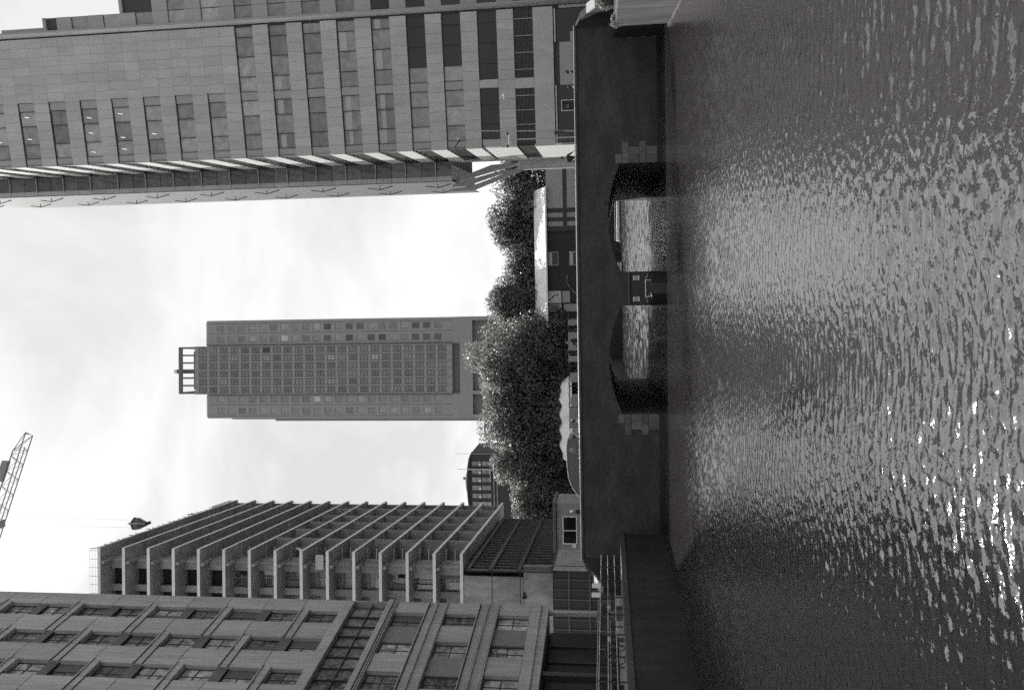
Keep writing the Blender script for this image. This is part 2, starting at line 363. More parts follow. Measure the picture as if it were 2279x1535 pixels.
# ------------------------------------------------------------------ bridge
M_BRICK = mat('bridge_brick', .060, .85, .30, 3.0, (1, 1, 2.4), .40, stain=.26, bump=.4)
M_RING = mat('arch_stone', .06, .8, .2, 3, rnd=.2)
M_QUOIN = mat('quoin_stone', .135, .85, .25, 3.5, grain=.2, rnd=.22)
def arc(x0, x1, zs, zc, n=14):
    w = (x1-x0)/2; c = (x0+x1)/2; s = zc-zs; r = (w*w+s*s)/(2*s); a = math.asin(w/r)
    return [(c+r*math.sin(t), zc-r+r*math.cos(t)) for t in np.linspace(-a, a, n+1)]
def bridge():
    Y0, Y1 = 44.0, 62.0
    t = thing('bridge', 'dark brick road bridge with two low arches and pale quoins across the canal', 'bridge', (0, Y0, 0))
    ra = arc(1.03, 6.84, 2.18, 2.86); la = arc(-6.75, -.81, 2.18, 2.88)
    poly = [(-15.0,-2.5), (-15.0,3.5), (14.3,3.5), (14.3,-2.5), (6.84,-2.5)] + ra[::-1] + [(1.03,-2.5), (-.81,-2.5)] + la[::-1] + [(-6.75,-2.5)]
    part('body', MB().prism(poly, 'y', 0, Y1-Y0).mesh('body', M_BRICK), t)
    part('parapet', MB().box(-15.0, 14.25, .0, .42, 3.504, 4.42).mesh('parapet', M_BRICK), t)
    part('parapet', MB().box(-15.0, 14.25, 17.58, 18.0, 3.504, 4.42).mesh('parapet_rear', M_BRICK), t)
    cm = boxm(1.155, .56, .11, M_RING, .02)
    for k in range(25): part('coping_stone', cm, t, T(-15.0+k*1.17, Y0-.07, 4.424))
    part('handrail', MB().tube((-15.05, -.03, 4.575), (14.25, -.03, 4.575), .032, 8).mesh('handrail', mat('bright_steel', .8, .25, .03, 5, metal=1)), t)
    for x0, x1 in ((-15, -6.78), (6.87, 14.3)): part('plinth', MB().box(x0, x1, -.06, 0, -1, .22).mesh('plinth', mat('wet_stone', .022, .4, .3, 3, grain=.3), .015), t)
    part('roadway', MB().box(-15, 14.25, .43, 17.57, 3.504, 3.53).mesh('roadway', mat('asphalt', .05, .9, .15, 2)), t)
    for pts in (ra, la):                                            # arch rings, one stone at a time
        n = 26; xs = arc(pts[0][0], pts[-1][0], pts[0][1], max(p[1] for p in pts), n)
        for a, b in zip(xs, xs[1:]):
            cx = (pts[0][0]+pts[-1][0])/2
            def up(p):
                d = Vector((p[0]-cx, p[1]+6.0)).normalized(); return (p[0]+d.x*.26, p[1]+d.y*.26)
            g = .006
            q = [(a[0]+g, a[1]+.002), (b[0]-g, b[1]+.002), (up(b)[0]-g, up(b)[1]), (up(a)[0]+g, up(a)[1])]
            part('arch_stone', MB().prism(q, 'y', -.03, .0).mesh('arch_stone', M_RING), t)
    def quoins(xj, sgn):
        z = 2.42; k = 0
        rows = [(.36, .45, 0), (.36, 1.15, 0), (.57, .87, 0), (.36, 1.15, 0), (.57, .87, 0), (.30, 1.15, 0)]
        for h, w, _ in rows:
            z -= h
            if k == 0: x0, x1 = xj, xj+sgn*.5
            else: x0, x1 = xj, xj+sgn*w
            z0, z1 = z+.008, z+h-.008
            n = 1 if k == 0 else 2
            for j in range(n):
                a, b = x0+(x1-x0)*j/n, x0+(x1-x0)*(j+1)/n
                lo, hi = min(a, b)+.006, max(a, b)-.006
                part('quoin_stone', MB().box(lo, hi, -.045, 0, z0, z1).mesh('quoin', M_QUOIN, .012), t)
            k += 1
    quoins(6.86, 1); quoins(-6.77, -1)
    for k, z in enumerate((2.15, 1.45, .75, .1)):
        part('quoin_stone', MB().box(13.45, 13.85, -.045, 0, z, z+.28).mesh('quoin', mat('corner_stone', .25, .85, .2, 3), .012), t)
    # wing walls that curve down to the quays
    for nm, pts, cap in (('wing_wall', [(14.25, 44.21), (14.6, 43.7), (14.75, 42.9), (14.6, 41.6)], 3.15), ('wing_wall', [(-15.0, 44.21), (-15.35, 43.6), (-15.6, 42.6), (-15.7, 41.2)], 3.2)):
        g = MB(); zt = [4.5, 4.25, 3.75, cap+.15]; n = len(pts)
        for (a, za), (b, zb) in zip(zip(pts, zt), list(zip(pts, zt))[1:]):
            d = Vector((b[0]-a[0], b[1]-a[1])).normalized(); w = Vector((-d.y, d.x))*.22
            i = len(g.v)
            for (p, zz) in ((a, za), (b, zb)):
                for s in (1, -1):
                    g.v += [(p[0]+w.x*s, p[1]-Y0+w.y*s, 1.8), (p[0]+w.x*s, p[1]-Y0+w.y*s, zz)]
            g.f += [(i,i+1,i+5,i+4), (i+2,i+3,i+7,i+6), (i+1,i+3,i+7,i+5), (i,i+2,i+3,i+1), (i+4,i+5,i+7,i+6)]
        part(nm, g.mesh('wing_wall', M_QUAY), t)
        c = MB()
        for (a, za), (b, zb) in list(zip(zip(pts, zt), list(zip(pts, zt))[1:]))[2:]:
            d = Vector((b[0]-a[0], b[1]-a[1])).normalized(); w = Vector((-d.y, d.x))*.24
            i = len(c.v)
            for (p, zz) in ((a, za), (b, zb)):
                for s in (1, -1):
                    c.v += [(p[0]+w.x*s, p[1]-Y0+w.y*s, zz+.004), (p[0]+w.x*s, p[1]-Y0+w.y*s, zz+.11)]
            c.f += [(i,i+1,i+5,i+4), (i+2,i+3,i+7,i+6), (i+1,i+3,i+7,i+5), (i,i+2,i+6,i+4), (i,i+2,i+3,i+1), (i+4,i+5,i+7,i+6)]
        part('wing_cap', c.mesh('wing_cap', mat('pale_cap', .30, .7, .1, 3)), t)
bridge()

# ------------------------------------------------------------------ right tower
M_CLAD = mat('tower_cladding', .42, .42, .08, .9, (1, 1, .3), .12, spec=.5, rnd=.07, stain=.05)
M_CLAD2 = mat('tower_cladding_dull', .33, .5, .06, 1.2, (1, 1, .3), .07, rnd=.06)
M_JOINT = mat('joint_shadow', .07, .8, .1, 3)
G_LIGHT = glass('glass_blind', .33, .12, 1.5)
G_MID = glass('glass_mid', .20, .06, 1.6, .03, .3)
G_DARK = glass('glass_dark', .014, .05, 1.45)
G_SIDE = glass('glass_side', .13, .08, 1.45)
M_SPAN = mat('white_spandrel', .66, .35, .05, 1.2, (1, 1, .3), .05, rnd=.03)
def right_tower():
    F = frame(14.62, 80.7, -7.05); S = frame(14.62, 80.7, 86.6)
    t = thing('office_tower', 'tall office tower with pale cladding on the right bank, its narrow side striped white', 'office tower', (20, 85, 2.42))
    # cores behind the cladding
    part('core', MB().box(.06, 13.6, .24, 6, 2.42, 73.9).mesh('core', M_JOINT), t, F)
    part('core', MB().box(13.6, 15.13, .55, 9, 2.42, 61).mesh('core', M_JOINT), t, F)
    part('core', MB().box(15.13, 24, .55, 9, 2.42, 52.3).mesh('core', M_JOINT), t, F)
    part('core', MB().box(.24, 12.6, -11, -.24, 2.42, 21.4).mesh('core', M_JOINT), t, S); part('core', MB().box(.24, 31, -11, -.24, 21.42, 80).mesh('core', M_JOINT), t, S)
    zt = lambda k: 22.42+3.57*k
    E = [.0, .87, 2.35, 4.25, 5.77, 6.65, 8.11, 10.06, 11.97, 12.95]
    DW, DD = .0, .22
    head = {}
    for k in range(-3, 14):
        z = zt(k); hi = 1.67
        n = 14; w = (13.08)/n                                  # band of panels above each window row
        pm = boxm(w-.018, DD, hi-.018, M_CLAD)
        for j in range(n):
            if k >= 6 and j*w+w > 6.7: pass
            part('cladding_panel', pm, t, F @ T(.01+j*w, 0, z+.009))
        cells = list(zip(E, E[1:]))
        if k >= 6:
            cells = [c for c in cells if c[1] < 6.7]
            bw = (13.08-6.66)/7; bm_ = boxm(bw-.018, DD, 1.9-.018, M_CLAD)
            for j in range(7): part('cladding_panel', bm_, t, F @ T(6.67+j*bw, 0, z-1.9+.009))
        if k == -3:                                            # louvred plant storey
            for (a, b) in ((0.05, 5.6), (6.6, 12.9)):
                lm = boxm(b-a, .06, .05, mat('louvre', .10, .5, .1, 4))
                for i in range(14): part('louvre', lm, t, F @ T(a, .12, z-1.86+i*.135))
                for i in range(4): part('mullion', boxm(.07, .09, 1.88, M_CLAD2), t, F @ T(a+(b-a)*(i+.5)/4, .08, z-1.89))
            part('cladding_panel', boxm(.98, DD, 1.89, M_CLAD), t, F @ T(5.62, 0, z-1.9))
            continue
        for ci, (a, b) in enumerate(cells):
            first = ci in (0, 4)
            if first:
                part('spandrel_panel', boxm(b-a-.05, .1, 1.84, M_CLAD2 if k > -2 else M_CLAD), t, F @ T(a+.03, .1, z-1.87))
            else:
                r = random.random()
                if k in (-2, -1, 0) and b > 9.5 or (k == -2): g = G_DARK  # near-black panes paint in the dark reflection low on the front
                elif k >= 5: g = G_LIGHT if r < .8 else G_MID
                elif k >= 1 and b < 5.8: g = G_MID if r < .6 else G_LIGHT
                elif k >= 1: g = G_MID
                else: g = G_LIGHT if r < .5 else G_MID
                if k >= 1 and k < 5 and b > 6.7: g = G_MID
                w_ = part('window', boxm(b-a-.05, .03, 1.84, g), t, F @ T(a+.03, .16, z-1.87))
                if k in (4, 2, 1) and r < .45:                 # roller blinds behind the glass show as a paler strip
                    part('blind', boxm(b-a-.09, .012, .35+.5*random.random(), mat('blind', .42, .7, .05, 3)), w_, F @ T(a+.05, .145, z-.05-.9))
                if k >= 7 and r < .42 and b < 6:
                    part('pane_light_streak', boxm(.035, .01, .5, emit('streak_glow', .9)), w_, F @ T(a+.2+.8*random.random(), .147, z-1.0) @ Matrix.Rotation(R(9), 4, 'Y'))  # glowing strip on the pane's outer face, painting a streak of light in the glass
            if ci and (k > -2): part('mullion', boxm(.055, .14, 1.86, M_DARK), t, F @ T(a-.028, .06, z-1.88))
        part('head_shadow', boxm(cells[-1][1], .16, .07, M_DARK), t, F @ T(0, .05, z-.075))  # dark strip put in for the shadow line under each panel band
    # storey -2 pier between the dark panes
    part('cladding_panel', boxm(.75, .2, 1.86, M_CLAD), t, F @ T(5.85, -.01, zt(-2)-1.88))
    # ground floor: piers, two dark shop openings with a bright lintel frame
    for (a, b) in ((-.0, .22), (5.75, 9.75), (12.9, 13.15)):
        part('cladding_panel', boxm(b-a, DD, 4.8, M_CLAD2), t, F @ T(a, 0, 2.45))
    part('cladding_panel', boxm(13.08, DD, 1.95, M_CLAD), t, F @ T(.01, 0, 7.85))
    for (a, b) in ((.25, 5.72), (9.78, 12.88)):
        w_ = part('window', boxm(b-a, .04, 4.9, G_DARK), t, F @ T(a, .2, 2.6))
        part('window_frame', boxm(b-a, .2, .14, M_CLAD), w_, F @ T(a, .0, 7.6))
    part('cladding_panel', boxm(.9, .1, 3.7, M_CLAD2), t, F @ T(9.8, .05, 2.5))
    # framed sign in the shop window
    sg = part('sign', MB().box(0, 1.0, 0, .03, 0, 1.2).mesh('sign', M_BLACK), t, F @ T(3.3, .12, 5.96))
    fr_ = MB()
    for a in ((-.03, 1.03, -.02, .0, 1.17, 1.23), (-.03, .03, -.02, .0, -.3, 1.17), (.97, 1.03, -.02, .0, -.3, 1.17)): fr_.box(*a)
    part('sign_frame', fr_.mesh('sign_frame', M_WHITE), sg)
    em = MB(); e2 = []
    for i in range(7):
        for q in ((.18+i*.105, .22), (.18+i*.105, .95)): em.box(q[0]-.02, q[0]+.02, -.012, 0, q[1]-.02, q[1]+.02)
        for q in ((.18, .22+i*.12), (.81, .22+i*.12)): em.box(q[0]-.02, q[0]+.02, -.012, 0, q[1]-.02, q[1]+.02)
    em.path([(.42+.13*math.cos(a), -.01, .62+.11*math.sin(a)) for a in np.linspace(0, 6.28, 11)], .022, 5)
    em.path([(.36, -.01, .52), (.30, -.01, .72), (.40, -.01, .80)], .022, 5); em.path([(.50, -.01, .70), (.62, -.01, .60), (.60, -.01, .48)], .022, 5)
    part('emblem', em.mesh('emblem', mat('emblem_grey', .35, .6)), sg)
    # upright fin that splits the front
    part('fin', MB().tube((13.42, .04, 2.42), (13.42, .04, 75), .21, 10).mesh('fin', M_CLAD, 0, True), t, F)
    part('fin_flank', boxm(.2, .2, 72, M_CLAD2), t, F @ T(13.62, .1, 2.42))
    # lower stepped wing on the far right
    for k in range(-3, 12):
        z = zt(k)
        for a0, a1, top in ((13.83, 15.12, 61.0), (15.13, 20.5, 52.3)):
            if z+1.67 > top: continue
            n = max(1, round((a1-a0)/1.3)); w = (a1-a0)/n
            for j in range(n): part('cladding_panel', boxm(w-.02, .2, 1.65, M_CLAD2), t, F @ T(a0+j*w+.01, .36, z+.01))
            n2 = max(1, round((a1-a0)/1.8)); w = (a1-a0)/n2
            for j in range(n2): part('window', boxm(w-.08, .03, 1.84, G_LIGHT if k > 5 else G_MID if k > 1 else G_DARK), t, F @ T(a0+j*w+.04, .5, z-1.87))
    part('roof_edge', boxm(1.35, 9, .35, M_CLAD2), t, F @ T(13.78, .32, 60.99)); part('roof_edge', boxm(8.9, 9, .35, M_CLAD2), t, F @ T(15.13, .32, 52.28))
    part('roof_edge', boxm(.75, 6, 5, M_CLAD2), t, F @ T(13.5, .6, 61.35))
    # narrow side: a = along the side (away from us), y>0 = outside
    for k in range(-2, 16):
        z = zt(k)
        nb = 4; w = 10.75/nb
        part('spandrel_panel', boxm(10.75, .22, 1.65, M_SPAN), t, S @ T(.0, -.22, z+.01))
        part('side_window', boxm(10.75, .03, 1.86, G_SIDE if k > -2 else G_DARK), t, S @ T(0, -.2, z-1.88))
        if k in (-2, -1):
            for i in range(8): part('louvre', boxm(10.6, .08, .05, mat('louvre', .10, .5)), t, S @ T(.05, -.15, z-1.8+i*.23))
    part('side_window', boxm(10.75, .03, 1.86, G_DARK), t, S @ T(0, -.2, zt(-3)-1.88))
    for i in range(12): part('louvre', boxm(10.6, .08, .05, mat('louvre', .10, .5)), t, S @ T(.05, -.15, zt(-3)-1.82+i*.15))
    part('spandrel_panel', boxm(10.75, .22, 3.2, M_SPAN), t, S @ T(0, -.22, zt(-3)+.01))
    part('spandrel_panel', boxm(10.75, .22, 7.45, M_SPAN), t, S @ T(0, -.22, 2.45))
    part('spandrel_panel', boxm(1.9, .22, 18.4, M_CLAD), t, S @ T(10.78, -.22, 2.45)); part('pier', boxm(.9, 1.25, 10.6, M_CLAD), t, S @ T(12.7, -.2, 2.45))
    # projecting bay
    by = 10.8; bo = 2.2
    part('bay_core', MB().box(by+.1, 31, -.2, bo-.05, 21.3, 88).mesh('bay_core', M_JOINT), t, S)
    for k in range(0, 19):
        z = zt(k)
        for h in (0, 1):
            part('bay_window', boxm(.03, 1.62, 1.72, G_SIDE), t, S @ T(by+.05, .02, z-1.87+h*1.785))
            part('bay_panel', boxm(.08, .52, 1.75, M_CLAD), t, S @ T(by+.02, 1.67, z-1.87+h*1.785))
        part('bay_fin', boxm(.16, 1.75, .09, M_CLAD), t, S @ T(by-.1, .02, z-.06))
        for j in range(4):
            part('bay_panel', boxm(4.98, .1, 3.53, mat('bay_side', .15, .65, .06, 1, spec=.2, rnd=.05)), t, S @ T(by+.05+j*5.05, bo-.02, z-1.88))
        if k % 2 == 0:
            for j, (aa, zz) in enumerate(((3.0, .4), (12.0, 1.6))):
                g = MB().tube((0, .05, -1.6), (0, .42, .0), .06, 5).tube((0, .42, 0), (0, .2, 1.5), .05, 5).tube((0, 0, 0), (0, .42, 0), .05, 5)
                part('bracket', g.mesh('bracket', M_DARK), t, S @ T(by+aa, bo+.08, z+zz))
    # three raking struts under the bay
    for poly in ([(1.95, 20.9), (.35, 16.2), (.2, 12.9), (.5, 13.2), (1.02, 15.6), (2.3, 20.9)], [(2.46, 20.9), (1.2, 15.75), (.95, 13.9), (1.15, 14.2), (2.66, 19.2), (2.75, 20.9)], [(2.95, 20.9), (2.84, 19.1), (1.3, 14.3), (.6, 12.9), (.7, 12.45), (1.21, 12.75), (2.04, 15.2), (3.24, 18.5), (3.3, 20.9)]):
        part('strut', MB().prism(poly, 'x', 13.0, 13.5).mesh('strut', M_CLAD2), t, S)
    part('bay_soffit', boxm(20, bo, .2, M_CLAD2), t, S @ T(by+.1, 0, 21.1))
right_tower()

# ------------------------------------------------------------------ left apartment building
M_FRAME = mat('window_frame_dark', .03, .5)
G_APT = glass('glass_apartment', .14, .04, 1.7, .06, .75)
G_APT2 = glass('glass_bright_reflection', .36, .08, 1.5, .06, .6)  # paler base colour paints bright reflections into some panes
def window_mesh(w, h, t=.06, mx=.5, mz=.55):
    g = MB(); g.box(0, w, 0, .08, 0, t).box(0, w, 0, .08, h-t, h).box(0, t, 0, .08, t, h-t).box(w-t, w, 0, .08, t, h-t)
    g.box(w*mx-t/2, w*mx+t/2, .01, .075, t, h-t); g.box(t, w-t, .0, .07, h*mz-t/2, h*mz+t/2)
    return g
def left_building():
    F = frame(-23.17, 57.51, 81.75)
    t = thing('apartment_building', 'tall concrete apartment building on the left bank with gridded windows and ribbed panels', 'apartment building', (-27, 45, 2.42))
    NC = 7; P = 3.58; W = 1.62
    part('wall', MB().box(-34, -.02, .5, 14, 7.5, 58.6).mesh('wall', M_STONE_D), t, F)
    part('wall', MB().box(-34, -.3, 2.2, 14, 2.43, 7.5).mesh('wall', M_BLACK), t, F)
    part('end_wall', MB().box(-.02, .1, .02, 14, 7.5, 58.6).mesh('end_wall', M_STONE), t, F)
    wm = window_mesh(W, 2.27).mesh('window', M_FRAME); pm = boxm(W-.08, .02, 2.19, G_APT); pm2 = boxm(W-.08, .02, 2.19, G_APT2)
    wl = window_mesh(W, 2.3, .06, .5, .5).mesh('window', M_FRAME)
    def win(a, z, mesh):
        w = part('window', mesh, t, F @ T(a, .3, z))
        part('pane', pm2 if random.random() < .35 else pm, w, F @ T(a+.04, .34, z+.04))
        if random.random() < .25: part('shutter', boxm(W*.5, .02, 2.15, M_STONE_D), w, F @ T(a+.03+(W*.48 if random.random() < .5 else 0), .29, z+.06))
    rid = M_STONE
    # upper zone
    for k in range(-3, 9):
        zb = 32.13+3.03*k
        for c in range(NC):
            a1 = -1.5-P*c; a0 = a1-W
            win(a0, zb, wm)
            if (k+c) % 2 == 0:
                part('spandrel_panel', boxm(W-.02, .1, .75, M_STONE_D), t, F @ T(a0+.01, .12, zb+2.28))
            else:
                part('spandrel_panel', boxm(W-.02, .5, .75, M_STONE), t, F @ T(a0+.01, 0, zb+2.28))
                part('ledge', boxm(P+.3, .10, .10, rid), t, F @ T(a0-P*.5-.1, -.10, zb+2.90))
                part('ledge', boxm(W+.2, .08, .08, rid), t, F @ T(a0-.1, -.08, zb+2.32))
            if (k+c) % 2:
                for dz in (2.24, 2.86): part('ridge_shadow', boxm(P-W+.3, .07, .07, M_JOINT), t, F @ T(a0-(P-W)-.05, -.07, zb+dz))  # proud dark strips that paint the shadows of the ridges
            # pier panel between this column and the next nearer one
            part('stone_panel', boxm(P-W-.02, .5, 3.0, M_STONE, .02), t, F @ T(a0-(P-W)+.01, -.01 if (k+c) % 2 else .0, zb+.0))
        part('stone_panel', boxm(1.46, .5, 3.0, M_STONE, .02), t, F @ T(-1.49, 0, zb))
    # recessed glazed storey
    for j in range(18):
        part('glazed_panel', boxm(1.2, .05, 2.5, G_APT), t, F @ T(-23+j*1.25, .4, 19.72))
        part('mullion', boxm(.06, .2, 2.6, M_DARK), t, F @ T(-23+j*1.25-.05, .26, 19.68))
    part('transom', boxm(25, .14, .07, M_DARK), t, F @ T(-25, .28, 20.9))
    part('cornice', boxm(27, .75, .42, M_STONE, .03), t, F @ T(-27, -.25, 19.2)); part('cornice', boxm(27, .55, .75, M_STONE, .03), t, F @ T(-27, -.05, 22.3))
    # lower zone
    for r, zb in enumerate((16.58, 12.72, 8.82)):
        for c in range(NC):
            a1 = -1.4-P*c; a0 = a1-W
            win(a0, zb, wl)
            dark = (r+c) % 2 == 0
            part('spandrel_panel' if dark else 'stone_panel', boxm(P-W-.02, .32 if dark else .5, 2.3, mat('grey_infill', .20, .8, .1, 2) if dark else M_STONE), t, F @ T(a0-(P-W)+.01, .18 if dark else 0, zb))
        part('stone_panel', boxm(1.38, .5, 2.3, M_STONE), t, F @ T(-1.4, 0, zb))
        ztop = zb+2.31; gap = (19.2 if r == 0 else (16.58, 12.72)[r-1])-ztop
        part('stone_band', boxm(27, .5, gap-.01, M_STONE), t, F @ T(-27, 0, ztop))
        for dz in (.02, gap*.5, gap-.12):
            part('ridge_shadow', boxm(27, .03, .05, M_JOINT), t, F @ T(-27, -.03, ztop+dz+(.08 if dz < gap*.7 else -.06)))  # dark strip painting the shade between the raised ribs
            for s in range(4): part('ledge', boxm(6.6, .14, .07, rid), t, F @ T(-6.7*(s+1)+.05, -.14, ztop+dz))
    part('stone_band', boxm(27, .5, 1.3, M_STONE), t, F @ T(-27, 0, 7.5)); part('ledge', boxm(27, .14, .1, rid), t, F @ T(-27, -.14, 8.05))
    # dark glazed ground floor, set back
    for j in range(14):
        part('shop_window', boxm(1.84, .04, 4.9, mat('shop_glass', .02, .35, .3, .6, spec=.12, rnd=.5)), t, F @ T(-27+j*1.9, 1.9, 2.5))
        part('mullion', boxm(.07, .12, 4.95, M_DARK), t, F @ T(-27+j*1.9-.06, 1.8, 2.47))
    part('column', boxm(.3, .3, 5.0, M_STONE), t, F @ T(-.5, .2, 2.45))
    for a in (-7.9, -15.1, -22.3): part('column', boxm(.4, .4, 5.0, M_DARK), t, F @ T(a, .3, 2.45))
left_building()

# ------------------------------------------------------------------ concrete frame under construction
M_CONC = mat('raw_concrete', .30, .85, .12, .7, (1, 1, .6), .12, stain=.2, rnd=.05)
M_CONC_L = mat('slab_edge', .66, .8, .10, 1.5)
def construction():
    A = frame(-30.35, 90, 4.2); B = frame(-30.35, 90, 95.8)
    t = thing('concrete_frame_building', 'unfinished concrete building with stacked cantilevered floor slabs behind the apartment building', 'building site', (-36, 100, 2.42))
    z0 = 65.9; DZ = 3.25; NB = 37.0
    ca, sa = math.cos(R(4.2)), math.sin(R(4.2)); cb, sb = math.cos(R(95.8)), math.sin(R(95.8))
    c0 = (-30.35, 90.0); q = lambda a, b: (c0[0]+ca*a+cb*b, c0[1]+sa*a+sb*b)
    outline = [q(0, 0), q(0, NB), q(-14, NB), q(-14, 0)]
    for k in range(15):
        z = z0-DZ*k
        part('floor_slab', MB().prism(outline, 'z', z-.36, z).mesh('floor_slab', M_CONC), t, Matrix.Identity(4))
        # pale concrete edge strip of each slab
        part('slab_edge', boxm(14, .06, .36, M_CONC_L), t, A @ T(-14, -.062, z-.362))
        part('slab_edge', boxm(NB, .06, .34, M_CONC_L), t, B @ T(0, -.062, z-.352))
        if k == 14: continue
        h = DZ-.37; zb = z-DZ
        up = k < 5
        # near face: columns, parapet pieces and dark openings two metres back
        for a in (-3.1, -5.95, -9.0):
            part('column', boxm(1.05 if a == -3.1 else .8, .4, h, M_CONC), t, A @ T(a, 2.3, zb+.003))
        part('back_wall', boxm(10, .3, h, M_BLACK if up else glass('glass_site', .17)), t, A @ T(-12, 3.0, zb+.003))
        if not up:
            for j in range(5): part('mullion', boxm(.06, .1, h, M_GALV), t, A @ T(-6+j*.95, 2.88, zb+.003))
            part('transom', boxm(6, .1, .06, M_GALV), t, A @ T(-6.2, 2.87, zb+1.1)); part('transom', boxm(6, .1, .06, M_GALV), t, A @ T(-6.2, 2.87, zb+2.2))
        part('corner_wall', boxm(.3, 2.4, h, M_CONC), t, A @ T(-2.2, 2.1, zb+.003))
        # long face
        part('back_wall', boxm(NB-4, .3, h, M_CONC if k < 7 else glass('glass_site', .17, .1, 1.6, .04, .7)), t, B @ T(3, 2.6, zb+.003))
        if k >= 6:
            for b in (7.5, 13.5, 18.7, 23.9, 30.0): part('partition_wall', boxm(.22, 2.5, h, M_CONC), t, B @ T(b, .03, zb+.003))
        else:
            for b in (6, 12, 18, 24, 30): part('column', boxm(.5, .5, h, M_CONC), t, B @ T(b, 1.7, zb+.003))
        if not up:                                              # odd boards, sheeting and glass lying in the open bays
            for j in range(7):
                if random.random() < .55:
                    bw_, bh_ = random.uniform(.6, 2.4), random.uniform(.5, h-.2)
                    part('board', boxm(bw_, .05, bh_, random.choice((mat('ply_board', .30, .8), mat('grey_sheet', .16, .6), mat('pale_sheet', .5, .7), M_STONE_D))), t, B @ T(1.0+j*5.1+random.uniform(0, 2), 2.45-random.uniform(0, .9), zb+.01))
            for j in range(3):
                if random.random() < .6:
                    bw_, bh_ = random.uniform(.5, 1.3), random.uniform(.5, h-.4)
                    part('board', boxm(bw_, .05, bh_, random.choice((mat('ply_board', .30), mat('grey_sheet', .16), M_BLACK, mat('pale_sheet', .5)))), t, A @ T(-5.0+j*1.3, 2.75, zb+random.choice((.01, .6))))
            if k in (8,): part('bright_sheet', boxm(1.8, .05, 1.0, M_GALV), t, A @ T(-2.6, 1.6, zb+.9))
        else:
            part('parapet_panel', boxm(2.2, .12, .75, M_CONC), t, A @ T(-5.2, 2.2, zb+.01))
        part('soffit_beam', boxm(.35, 2.2, .4, M_CONC), t, A @ T(-2.0, .1, z-.37-.403))
        part('end_wall', boxm(.25, 9, h, M_CONC), t, B @ T(NB-.6, .4, zb+.003))
    # starter bars and edge protection on the roof
    rm = MB().tube((0, 0, 0), (0, 0, 1.25), .05, 4).mesh('rebar', M_DARK)
    for j in range(24): part('rebar', rm, t, B @ T(.4+j*1.35, .15+.1*random.random(), z0) @ Matrix.Rotation(R(random.uniform(-5, 5)), 4, 'X'))
    gm = MB().tube((0, 0, 0), (0, 0, 1.2), .025, 4).mesh('guard_post', M_DARK)
    for j in range(8): part('guard_post', gm, t, A @ T(-.4-j*1.05, .12, z0))
    for zz in (.4, .8, 1.18): part('guard_rail', MB().tube((-9, .12, 0), (-.2, .12, 0), .012, 4).mesh('guard_rail', M_GALV), t, A @ T(0, 0, z0+zz))
    em = MB().tube((0, 0, 0), (0, -1.3, .05), .06, 4).mesh('slab_rebar', M_DARK)
    for k in range(10):
        for j in range(5): part('rebar', MB().tube((0, 0, 0), (1.0, 0, .02), .03, 4).mesh('rebar', M_DARK) if k == 0 and j == 0 else em, t, B @ T(NB, .4+j*.8, z0-DZ*k-.12) @ Matrix.Rotation(R(90 if not (k == 0 and j == 0) else 0), 4, 'Z'))
    f = MB()
    for j in range(26):
        a = 20+random.random()*15; f.box(a, a+.3+random.random()*1.2, .3+random.random(), 1.4+random.random()*1.5, 0, .4+random.random()*1.5)
    part('formwork', f.mesh('formwork', M_DARK), t, B @ T(0, 0, z0))
    part('prop', MB().tube((26, .5, 0), (26, .5, 2.6), .06).tube((26, .5, 2.4), (28.5, .5, .2), .05).mesh('prop', M_DARK), t, B @ T(0, 0, z0))
    part('parapet_wall', boxm(6, .25, 1.2, M_CONC), t, B @ T(31, .1, z0))
    # base: stained concrete wall on the near face, steel and glass on the long face
    part('base_wall', boxm(8.5, .4, 7.2, mat('stained_concrete', .28, .85, .22, .7, (1, 1, .5), .15, stain=.28)), t, A @ T(-11, .05, 13.0-.02))
    part('base_wall', boxm(9.8, .4, 3.4, mat('stained_concrete', .36)), t, A @ T(-11, .1, 9.55)); part('roller_shutter', boxm(9.8, .3, 7.05, M_DARK), t, A @ T(-11, .2, 2.45))
    for j in range(9): part('post', boxm(.12, .12, 7.0, M_STONE_D), t, A @ T(-10.8+j*1.15, .05, 2.45))
    for z in (5.2, 7.6): part('beam', boxm(9.8, .15, .2, M_STONE_D), t, A @ T(-11, .0, z))
    for a, z in ((-5.7, 16.6), (-5.7, 13.3)): part('joint', boxm(4.0, .03, .08, M_JOINT), t, A @ T(a, .02, z))
    part('vent', MB().box(0, .35, 0, .05, 0, .5).box(.4, .7, 0, .05, .1, .4).mesh('vent', M_BLACK), t, A @ T(-5.0, .0, 12.6))
    part('glazing', boxm(33, .1, 10.5, G_DARK), t, B @ T(-1, 1.6, 9.1))
    for z in (19.0, 16.4, 13.1, 9.3): part('beam', boxm(33, .35, .45, M_DARK), t, B @ T(-1, 1.3, z))
    for j in range(22): part('mullion', boxm(.12, .2, 9.8, mat('base_mullion', .12, .5)), t, B @ T(-.9+j*1.5, 1.42, 9.3))
    for j in range(11): part('fascia_panel', boxm(2.9, .2, 4.0, M_CONC), t, B @ T(-1+j*3.0, 1.2, 9.28-3.9))
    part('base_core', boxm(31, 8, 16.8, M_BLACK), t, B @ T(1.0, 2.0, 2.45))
construction()

